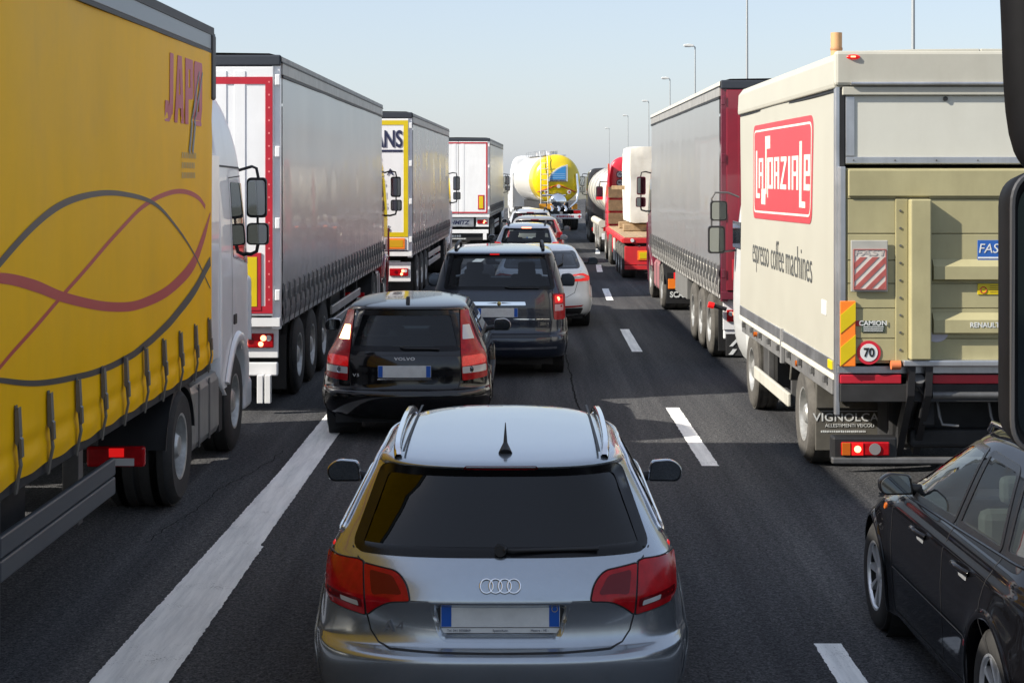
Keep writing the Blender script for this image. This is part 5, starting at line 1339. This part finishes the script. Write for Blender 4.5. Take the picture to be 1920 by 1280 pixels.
    fo = rpoly([(1.28,2.375),(5.17,2.41),(5.2,3.315),(1.30,3.325)], .13, 6)
    conform('sign_border', fo, LF, swhite, sg, off=.005, sp=.2, hole=inset(fo, .022), skirt=.003)
    def letter(rects):
        for (a0, a1, z0, z1) in rects:
            mb = MB(); P = [LF(a0, z0, .006), LF(a1, z0, .006), LF(a1, z1, .006), LF(a0, z1, .006)]; Q = [LF(a0, z0, .0), LF(a1, z0, .0), LF(a1, z1, .0), LF(a0, z1, .0)]
            mb.add(P+Q, [(0,1,2,3),(0,4,5,1),(1,5,6,2),(2,6,7,3),(3,7,4,0)]); mb.build('letter_stroke', swhite, sg)
    t = .075
    zb_, zx, zL = 2.66, 3.00, 3.10      # base line, x height, ascender
    def A(x, w=.30): letter([(x, x+.085, zb_, zx), (x+w-.10, x+w, zb_, zx), (x+.085, x+w-.10, zx-t*.55, zx), (x+.085, x+w-.10, 2.80, 2.84)])
    letter([(1.46,1.555,2.545,3.09), (1.555,1.78,2.545,2.60)]); A(1.70, .36)
    letter([(2.24,2.60,3.10,3.24), (2.24,2.33,2.60,3.10), (1.93,2.24,2.60,2.655), (1.93,2.24,2.48,2.60)])                          # S
    letter([(2.40,2.44,2.56,3.0), (2.44,2.53,zb_,3.0), (2.53,2.70,zx-.045,zx), (2.70,2.80,zb_,zx), (2.53,2.70,zb_,2.70)])           # p
    A(2.90, .34); letter([(3.36,3.72,zx-.05,zx), (3.33,3.70,zb_,zb_+.05)])
    mb = MB(); P = [(3.60,zx-.05),(3.72,zx-.05),(3.46,zb_+.05),(3.34,zb_+.05)]; mb.add([LF(a, z, .006) for a, z in P]+[LF(a, z, 0) for a, z in P], [(0,1,2,3),(0,4,5,1),(1,5,6,2),(2,6,7,3),(3,7,4,0)]); mb.build('letter_stroke', swhite, sg)
    letter([(3.84,3.95,zb_,zx)]); A(4.06, .38)
    letter([(4.52,4.64,2.49,3.14), (4.64,4.86,2.49,2.55)])
    letter([(4.78,4.87,zb_,zx+.005), (4.87,5.02,zx-.045,zx+.005), (5.02,5.12,2.80,zx+.005), (4.87,5.02,2.80,2.845), (4.87,5.12,zb_,2.72)])
    pm_ = mat('print_slate', (.08,.085,.085), .5)
    for wd, a0, a1 in (('espresso', 1.20, 2.50), ('coffee', 2.66, 3.52), ('machines', 3.66, 5.24)):
        tx = text('side_lettering', wd, .36, pm_, root, (0,0,0), M=M_LEFT, align='LEFT', bold=-.004, ext=.0005)
        me = tx.data; ys_ = [v.co.y for v in me.vertices]; k = (a1-a0)/(max(ys_)-min(ys_)); y1_ = max(ys_)
        for v in me.vertices: v.co = LF(a0+(y1_-v.co.y)*k, v.co.z*1.3+1.93, .002-v.co.x)
    conform('sticker', rpoly([(5.75,1.55),(6.0,1.55),(6.0,1.68),(5.75,1.68)], .01), LF, platew, root, off=.002, sp=.2)
    bx('yellow_tag', yellowp, root, -hw-.022, -hw-.004, .12, .3, 1.10, 1.18)
    # cab
    B = Body([(.42,1.05,.3,1.6),(.6,1.12,.1,1.72),(.9,1.15,0,1.8),(1.4,1.15,0,1.8),(1.8,1.14,0,1.74),(2.3,1.1,0,1.58),(2.6,1.05,0,1.42),(2.75,.98,.03,1.3),(2.82,.8,.1,1.1)], nr=8, cr=.15, nf=3, cf=.6, sub=3)
    cab = B.build('cab', mat('cab_white', (.62,.63,.62), .35, coat=.4), root, 10, 16, 10); cab.location.y = 6.62
    for sg_ in (-1, 1):
        bx('cab_window', MATS['cab_window'], root, *sorted((sg_*1.08, sg_*1.153)), 7.2, 8.0, 1.85, 2.2)
        mb = MB(); mb.tube([(sg_*1.1,7.75,2.52),(sg_*1.25,7.72,2.58),(sg_*1.42,7.70,2.58),(sg_*1.47,7.70,2.5),(sg_*1.47,7.70,1.9),(sg_*1.3,7.74,1.8),(sg_*1.1,7.78,1.82)], .013, 8); mb.build('mirror_arm', steel, root, smooth=60)
        for z0_, z1_, w_, x0_ in ((2.21, 2.47, .22, 1.30), (1.78, 2.14, .22, 1.33)):
            x0 = sg_*(x0_-.03); P = rpoly([(x0, z0_), (x0+sg_*w_, z0_), (x0+sg_*w_, z1_), (x0, z1_)], .045); cx = x0+sg_*w_/2; cz = (z0_+z1_)/2
            mb = MB(); mb.grid([[(cx+(p[0]-cx)*k, 7.62+d, cz+(p[1]-cz)*k) for p in P] for d, k in ((.0,.9),(.0,1.0),(.05,1.02),(.10,.85),(.12,.02))], wrap=True)
            h = mb.build('mirror', black, root, smooth=50)
            mb = MB(); mb.add([(cx+(p[0]-cx)*.84, 7.617, cz+(p[1]-cz)*.88) for p in P], [list(range(len(P)))]); mb.build('mirror_glass', mirrorg, h)
    bpy.data.objects.remove(dk)
box_lorry()

# ------------------------------------------------------------------ tank lorries
def tank_shell(root, name, rx, rz, zc, y0, y1, m, m2=None, band=1.2, dish=.38, taper=0.0):
    n = 48; prof = []
    for t in np.linspace(0, math.pi/2, 10): prof.append((math.sin(t)**.8, y0+dish*(1-math.cos(t))))
    ys = [y0+dish+band] + list(np.linspace(y0+dish+band, y1-dish, 14))[1:]
    prof += [(1.0, y) for y in ys]
    for t in np.linspace(math.pi/2, 0, 8): prof.append((max(.01, math.sin(t)), y1-dish*(1-math.cos(t))))
    mb = MB(); R = []
    for r, y in prof:
        k = 1-taper*max(0, (y-y0)/(y1-y0)); R.append([(rx*r*k*math.cos(a), y, zc+rz*r*k*math.sin(a)+(1-k)*.4) for a in np.linspace(0, 2*math.pi, n, endpoint=False)])
    if m2 is None: mb.grid(R, wrap=True); return mb.build(name, m, root, smooth=40)
    a = MB(); a.grid(R[:11], wrap=True); b = MB(); b.grid(R[10:], wrap=True)
    a.build('tank_end', m2, root, smooth=40); return b.build(name, m, root, smooth=40)

def yellow_tanker():
    root = thing('tank_lorry', (1.95, 86.5, 0), 'tank lorry with bright yellow domed end and ladder, centre distance', 'lorry', rz=.105)
    ty = mat('tank_yellow', (.75,.55,.004), .28, coat=.6); tw = mat('tank_white', (.68,.67,.63), .35, coat=.4, dirt=.15, dirtcol=(.4,.38,.33))
    tank_shell(root, 'tank', 1.24, 1.28, 2.62, .4, 11.2, tw, ty, band=1.6, dish=.55, taper=.02)
    f = flatfn(.40)
    q = [(-.42,2.62),(.42,2.62),(.42,3.30),(.22,3.24),(0,3.12),(-.2,2.95),(-.34,2.76)]
    s = conform('tank_sign', [(-.50,2.52),(.52,2.52),(.52,3.38),(.22,3.30),(-.06,3.16),(-.3,2.95),(-.42,2.75)], f, platew, root, off=.03, sp=.3, skirt=.12); conform('blue_sail', q, f, mat('sail_blue', (.05,.28,.62), .4), s, off=.04, sp=.3, skirt=0)
    for k in range(3): mb = MB(); ribbon(mb, [(-.38+.05*k, 2.70+.1*k), (.40, 2.70+.1*k)], f, .02, .045); mb.build('sail_line', mat('sail_pale', (.4,.6,.8), .4), s)
    print_bars(s, -.4, .42, 2.565, .07, .358, inkblue, 6)
    mb = MB(); mb.tube([(-1.0,.64,1.98),(-.5,.44,2.16),(.05,.36,2.34),(.5,.44,2.16),(.95,.62,1.98)], .03, 6); mb.build('red_hose', mat('hose_red', (.45,.05,.02), .5), root, smooth=60)
    mb = MB(); mb.cyl((.05,.36,2.27),(.05,.30,2.27), .09, n=14); mb.build('centre_valve', platew, root)
    # ladder on the left rear
    for x in (-.86, -.50): mb = MB(); mb.tube([(x,.42,1.1),(x,.30,1.6),(x,.32,3.0),(x,.55,3.75),(x,.9,4.05)], .022, 6); mb.build('ladder_rail', platew, root, smooth=60)
    for z in np.arange(1.2, 3.7, .28): MB().cyl((-.86,.33,z),(-.50,.33,z), .018, n=6).build('ladder_rung', platew, root)
    # catwalk with railing
    bx('catwalk', alu, root, -.55, .55, 1.2, 10.2, 3.84, 3.88)
    for x in (-.55, .1):
        for y in np.arange(1.2, 10.4, 1.1): MB().cyl((x,y,3.86),(x,y,4.10), .012, n=6).build('railing_post', alu, root)
        mb = MB(); mb.tube([(x,1.2,4.10),(x,10.2,4.10)], .014, 6); mb.build('railing', alu, root)
    for y in (3, 5.5, 8): MB().cyl((0,y,3.8),(0,y,4.08), .3, n=20).build('manhole', alu, root, smooth=40)
    # chrome pump outlet, valves
    mb = MB(); mb.lathe([(.001,-.25),(.25,-.22),(.42,-.1),(.47,.05),(.42,.3)], (0,.35,1.50), 'y', 28); mb.build('pump_dome', chrome, root, smooth=50)
    for x in (-.35,.0,.35): mb = MB(); mb.tube([(x,.2,1.25),(x+.05,.0,1.12),(x,.0,1.02)], .07, 8); mb.build('outlet_pipe', chrome, root, smooth=60)
    for x in (-.55, .60):
        MB().cyl((x,.50,1.98),(x,.36,1.98), .10, n=16).build('valve_disc', platew, root); MB().cyl((x,.355,1.98),(x,.345,1.98), .05, n=12).build('valve_centre', mat('valve_red', (.4,.02,.02), .4), root)
    mb = MB(); mb.tube([(-.8,.34,1.82),(-.3,.30,1.82),(.4,.30,1.82)], .05, 8); mb.build('valve_pipe', chrome, root, smooth=60)
    mb = MB(); mb.tube([(1.0,.5,2.9),(1.05,.35,2.0),(.95,.2,1.5),(.6,.1,1.2)], .06, 8); mb.build('hose_drop', chrome, root, smooth=60)
    for x0, x1 in ((-.95,-.6),(-.55,-.2),(.72,1.0)): bx('amber_board', mat('amber_board_paint', (.75,.33,.02), .4), root, x0, x1, .2, .23, 1.10, 1.38)
    bp = bx('rear_bumper', white, root, -1.2, 1.2, .0, .12, .62, .86, bevel=.03)
    print_bars(bp, -.1, .85, .745, .11, -.002, redtape, 9); bx('cross_bar', redtape, bp, .98, 1.16, -.006, .002, .72, .77); bx('cross_bar', redtape, bp, 1.045, 1.095, -.009, -.004, .66, .83)
    for sx in (-1, 1):
        bx('mudguard', mat('guard_white', (.6,.6,.57), .5), root, *sorted((sx*.85, sx*1.24)), 1.2, 5.6, 1.06, 1.12)
        for k in range(4): bx('guard_stay', MATS['guard_white'], root, *sorted((sx*1.2, sx*1.24)), 1.3+1.4*k, 1.42+1.4*k, .5, 1.06)
        for y in (1.9, 3.2, 4.5): wheel(root, sx*1.03, y, .5, .37, 'trailer', sx)
        tl = bx('tail_light', redlens, root, *sorted((sx*.8, sx*1.15)), .1, .15, .9, 1.05)
        bx('tank_cradle', under, root, sx*.5-.08, sx*.5+.08, .5, 10.8, .95, 1.45)
    tractor(root, 11.0, dict(cab=white, H=3.95, gapy=.7, drive=1.3, mout=.06))
yellow_tanker()

def white_tanker():
    root = thing('tank_lorry', (4.16, 61.5, 0), 'white tank lorry ahead of the red flatbed on the right', 'lorry', 'lorries queuing in the right lane', rz=-.0)
    tw = mat('tank_cream', (.66,.62,.52), .32, coat=.4, dirt=.2, dirtcol=(.4,.36,.28))
    tank_shell(root, 'tank', 1.23, 1.0, 2.22, .2, 12.2, tw, dish=.4)
    for y in (2.5, 5, 7.5, 10): mb = MB(); mb.tube([(1.24*math.cos(t), y, 2.22+1.01*math.sin(t)) for t in np.linspace(0, 6.28, 40)[:-1]], .03, 6, True); mb.build('tank_band', alu, root, smooth=60)
    MB().cyl((-.2,5,3.2),(-.2,5,3.35), .3, n=20).build('manhole', alu, root)
    mb = MB(); mb.cyl((-1.15,1.0,1.05),(-1.15,7.5,1.05), .14, n=14); mb.build('hose_tube', mat('tube_cream', (.5,.47,.4), .5), root, smooth=40)
    gm = mat('dusty_guard', (.32,.31,.28), .6, var=.2)
    for sx in (-1, 1):
        for y in (1.9, 3.2, 4.5):
            wheel(root, sx*1.05, y, .5, .37, 'trailer', sx, rub=rubberd)
            mb = MB(); R = []
            for t in np.linspace(.1, math.pi-.1, 12): R.append([(sx*.8, y+.58*math.cos(t), .5+.58*math.sin(t)), (sx*1.25, y+.58*math.cos(t), .5+.58*math.sin(t)), (sx*1.25, y+.5*math.cos(t), .5+.5*math.sin(t))])
            mb.grid(R); mb.build('mudguard', gm, root, smooth=50)
        bx('tank_cradle', under, root, sx*.5-.08, sx*.5+.08, .5, 11.5, .9, 1.4)
        bx('tail_light', redlens, root, *sorted((sx*.8, sx*1.15)), .1, .15, .8, .95)
        bx('side_locker', gm, root, *sorted((sx*.8, sx*1.2)), 5.6, 7.6, .5, 1.0)
    bx('rear_bumper', white, root, -1.2, 1.2, .15, .25, .5, .72)
    tractor(root, 12.0, dict(cab=mat('charcoal_cab', (.03,.03,.035), .3, coat=.6), H=3.15, gapy=.4, drive=1.3, mout=.06, rub=rubber, fairing=False))
white_tanker()

# ------------------------------------------------------------------ red flatbed with marble block
def flatbed():
    root = thing('flatbed_lorry', (4.0, 45.6, 0), 'red flatbed lorry with timber stakes carrying a pale stone block', 'lorry', 'lorries queuing in the right lane', rz=-.008)
    red = mat('flatbed_red', (.55,.025,.03), .4, var=.12, dirt=.25, dirtcol=(.25,.1,.08)); rc = mat('bright_red_cab', (.62,.02,.04), .28, coat=.6)
    bx('deck_frame', red, root, -1.25, 1.25, 0, 10.2, 1.0, 1.14, bevel=.015)
    for k in range(10): bx('deck_plank', wood, root, -1.2+.241*k, -1.2+.241*k+.234, .08, 10.1, 1.142, 1.165+.004*(k % 3), bevel=.006)
    for k in range(3): MB().cyl((-1.0+.9*k,-.02,1.08),(-1.0+.9*k,.02,1.08), .05, n=12).build('rear_knob', platew if k == 0 else redlens, root)
    lw = bx('tail_board', red, root, -1.2, 1.2, .05, .12, .42, .92, bevel=.015)
    y = bx('yellow_board', orange, lw, -.85, .85, .03, .05, .55, .80); bx('yellow_inner', yellowp, y, -.8, .8, .022, .032, .59, .76)
    bx('tail_bar', red, root, -1.2, 1.2, -.02, .06, .30, .40)
    for sx in (-1, 1):
        bx('chassis_beam', under, root, sx*.45-.06, sx*.45+.06, .1, 10, .75, .99)
        for yy in (1.5, 2.85, 4.2): wheel(root, sx*1.02, yy, .46, .4, 'trailer', sx, rub=rubberd)
        bx('mudguard', mat('guard_pale', (.5,.49,.45), .6), root, *sorted((sx*1.21, sx*1.25)), 4.8, 5.6, .3, .95)
        bx('tool_box', red, root, *sorted((sx*.7, sx*1.2)), 5.8, 7.4, .45, .95)
        wheel(root, sx*.96, 8.6, .5, .55, 'drive', sx, rub=rubberd)
        wheel(root, sx*1.06, 12.0, .5, .31, 'steer', sx, rub=rubberd)
        bx('side_rail', red, root, *sorted((sx*1.252, sx*1.28)), .1, 10.1, 1.02, 1.11)
    # cab
    B = Body([(.5,1.1,.3,1.95),(.8,1.2,0,2.1),(1.3,1.22,0,2.12),(1.9,1.22,0,2.1),(2.6,1.18,0,1.95),(3.0,1.12,0,1.75),(3.3,1.0,.02,1.4),(3.42,.8,.08,1.1)], nr=8, cr=.15, nf=3, cf=.7, sub=3)
    cab = B.build('cab', rc, root, 12, 16, 10); cab.location.y = 10.55
    bx('rear_cab_window', MATS['cab_window'], root, .1, .7, 10.535, 10.55, 2.2, 2.6)
    for k, s in enumerate(('80', '70')):
        mb = MB(); mb.cyl((-.80,10.55,2.58+.27*k),(-.80,10.53,2.58+.27*k), .12, n=24); d = mb.build('speed_disc', platew, root); mb = MB(); mb.tube([(-.80+.105*math.cos(t),10.528,2.58+.27*k+.105*math.sin(t)) for t in np.linspace(0,6.28,24)[:-1]], .014, 6, True); mb.build('disc_rim', black, d)
        text('disc_number', s, .12, black, d, (-.80,10.525,2.58+.27*k), bold=.003)
    for sx in (-1, 1):
        mb = MB(); mb.tube([(sx*1.15,11.9,2.6),(sx*1.4,11.88,2.6),(sx*1.42,11.88,2.4)], .02, 6); mb.build('mirror_arm', black, root)
        h = bx('mirror', black, root, *sorted((sx*1.30, sx*1.54)), 11.8, 11.9, 2.0, 2.45, bevel=.04); bx('mirror_glass', mirrorg, h, *sorted((sx*1.33, sx*1.51)), 11.79, 11.80, 2.12, 2.42, bevel=0); bx('mirror_lower_shell', rc, h, *sorted((sx*1.31, sx*1.53)), 11.785, 11.80, 2.0, 2.1, bevel=0)
        bx('cab_side_fairing', rc, root, *sorted((sx*1.15, sx*1.2)), 10.2, 10.56, 1.2, 3.2)
    # headboard of timber with stakes
    for k in range(3): bx('headboard_plank', mat('dark_timber', (.17,.11,.06), .8, var=.3, vscale=8), root, -1.22, .2, 9.6, 9.66, 1.25+.42*k, 1.60+.42*k, bevel=.008)
    for x, yy, h in ((-.42, 7.1, 1.35), (-.36, 9.0, 1.3)):
        bx('timber_stake', wood, root, x-.06, x+.06, yy, yy+.12, 1.17, 1.17+h, bevel=.008)
    bx('timber_rail', wood, root, -1.22, .1, 7.12, 7.2, 2.38, 2.5, bevel=.008)
    mb = MB(); mb.tube([(-.6,7.0,2.3),(-.7,6.95,2.1),(-.55,6.95,1.95),(-.4,7.0,2.1),(-.5,7.0,2.28)], .04, 8); mb.build('rope_coil', mat('rope', (.4,.38,.34), .9), root)
    for yy in (4.6, 7.2): bx('bearer', wood, root, -1.0, 1.15, yy, yy+.3, 1.18, 1.38, bevel=.02)
    # the stone
    st = mat('pale_marble', (.62,.60,.54), .8, var=.14, vscale=1.8, bump=.8, bscale=5, dirt=.25, dirtcol=(.45,.36,.22)); 
    rnd = random.Random(3); n = 14; mb = MB()
    bm = bmesh.new(); bmesh.ops.create_cube(bm, size=1); bmesh.ops.subdivide_edges(bm, edges=bm.edges[:], cuts=12, use_grid_fill=True)
    from mathutils import noise as mnoise
    for v in bm.verts:
        p = Vector((v.co.x*2.0, v.co.y*4.3, v.co.z*2.25)); nn = Vector(v.co).normalized()
        k = .07 if v.co.x > -.49 else .025
        d = mnoise.fractal(p*1.6, .9, 2.1, 4)*k; v.co = p+nn*d-nn*.03*(sum(abs(c) > .49 for c in (v.co.x, v.co.y, v.co.z))-1)
    me = bpy.data.meshes.new('stone_block'); bm.to_mesh(me); bm.free(); me.materials.append(st); finish(me, 40, False)
    o = bpy.data.objects.new('stone_block', me); link(o); o.location = (4.23, 52.1, 1.385+1.15); o.rotation_euler = (0, 0, -.008)
    o['label'] = 'tall pale rough stone block standing on the red flatbed'; o['category'] = 'stone block'
flatbed()

# ------------------------------------------------------------------ lamp posts along the right verge
pm = mat('galvanised_post', (.34,.36,.37), .5, metal=.4); lm_ = mat('lamp_head_paint', (.62,.63,.62), .4)
posts = [(6.45, 28, 'nearest thin lamp post, rising above the cream box lorry'), (8.25, 62, 'tall lamp post rising above the dark red lorry tail'), (9.85, 96, 'lamp post with its head showing, tallest of the five heads against the sky'), (11.25, 128, 'second lamp post head counting down from the tallest head'), (12.6, 167, 'middle lamp post of the five heads in the sky'),
         (13.1, 207, 'lamp post fourth in line with head above the grey curtainsided lorry'), (13.7, 262, 'smallest lamp post, furthest off above the white tanker')]
for i, (x, y, lab) in enumerate(posts):
    r = thing('lamp_post', (x, y, 0), lab, 'lamp post', 'lamp posts along the right verge')
    rr = .026 if i == 0 else .042
    MB().cyl((0,0,0),(0,0,10.05), rr*1.5, rr*.8, 12).build('pole', pm, r, smooth=40)
    mb = MB(); mb.tube([(0,0,9.95),(-.03,0,10.06),(-.12,0,10.10)], .03, 8); mb.build('bracket', pm, r, smooth=60)
    mb = MB(); mb.prism([(-.66,10.14),(-.62,10.2),(-.3,10.22),(-.08,10.16),(-.08,10.05),(-.62,10.07)], 'y', -.12, .12); h = mb.build('lamp_head', lm_, r, bevel=.03)
    bx('lamp_lens', clearl, h, -.58, -.25, -.09, .09, 10.035, 10.06)

# ------------------------------------------------------------------ coach mirrors at the right edge
def coach_mirror():
    root = thing('coach_mirror', (.614, 2.0, 2.8), 'black coach wing mirrors hanging at the right edge of the picture', 'mirror')
    shell = mat('mirror_shell', (.004,.004,.005), .6, spec=.12, var=.3, vscale=12)
    def unit(name, x0, x1, z0, z1, y, r, tilt=0.0, deep=.13):
        P = rpoly([(x0, z0), (x1, z0), (x1, z1), (x0+tilt, z1)], r, 8); cx = (x0+x1)/2; cz = (z0+z1)/2
        mb = MB(); mb.grid([[(cx+(p[0]-cx)*k, y+d, cz+(p[1]-cz)*k) for p in P] for d, k in ((.006,.93),(0,.96),(0,1.0),(.02,1.015),(.07,.98),(deep*.85,.8),(deep,.4),(deep,.02))], wrap=True)
        h = mb.build(name, shell, root, smooth=50)
        mb = MB(); mb.add([(cx+(p[0]-cx)*.93, y+.006, cz+(p[1]-cz)*.945) for p in P], [list(range(len(P)))]); mb.build('mirror_glass', mat('dark_mirror_glass', (.035,.05,.06), .06, metal=.9), h)
        mb = MB(); mb.tube([(cx+(p[0]-cx)*1.0, y+.002, cz+(p[1]-cz)*1.0) for p in P], .0035, 6, True); mb.build('mirror_rim', mat('rim_grey', (.06,.06,.065), .4, metal=.4), h)
    unit('main_mirror', -.036, .17, -.325, .005, 0, .04, tilt=.0)
    unit('upper_mirror', .0, .17, .03, .155, .012, .03, tilt=-.006)
    # swan-neck arm coming down from the coach roof
    mb = MB(); P = [(.02,-2.6,.82),(.0,-1.2,.88),(-.010,-.25,.80),(-.018,.06,.58),(-.028,.085,.34),(-.028,.08,.20),(-.012,.08,.03),(.02,.08,-.01)]
    R = []
    for p in catmull(P, 6): R.append([(p[0]+.045+.045*math.cos(t), p[1]+.04*math.sin(t), p[2]) for t in np.linspace(0, 2*math.pi, 14, endpoint=False)])
    mb.grid(R, wrap=True); mb.build('mirror_arm', shell, root, smooth=60)
coach_mirror()
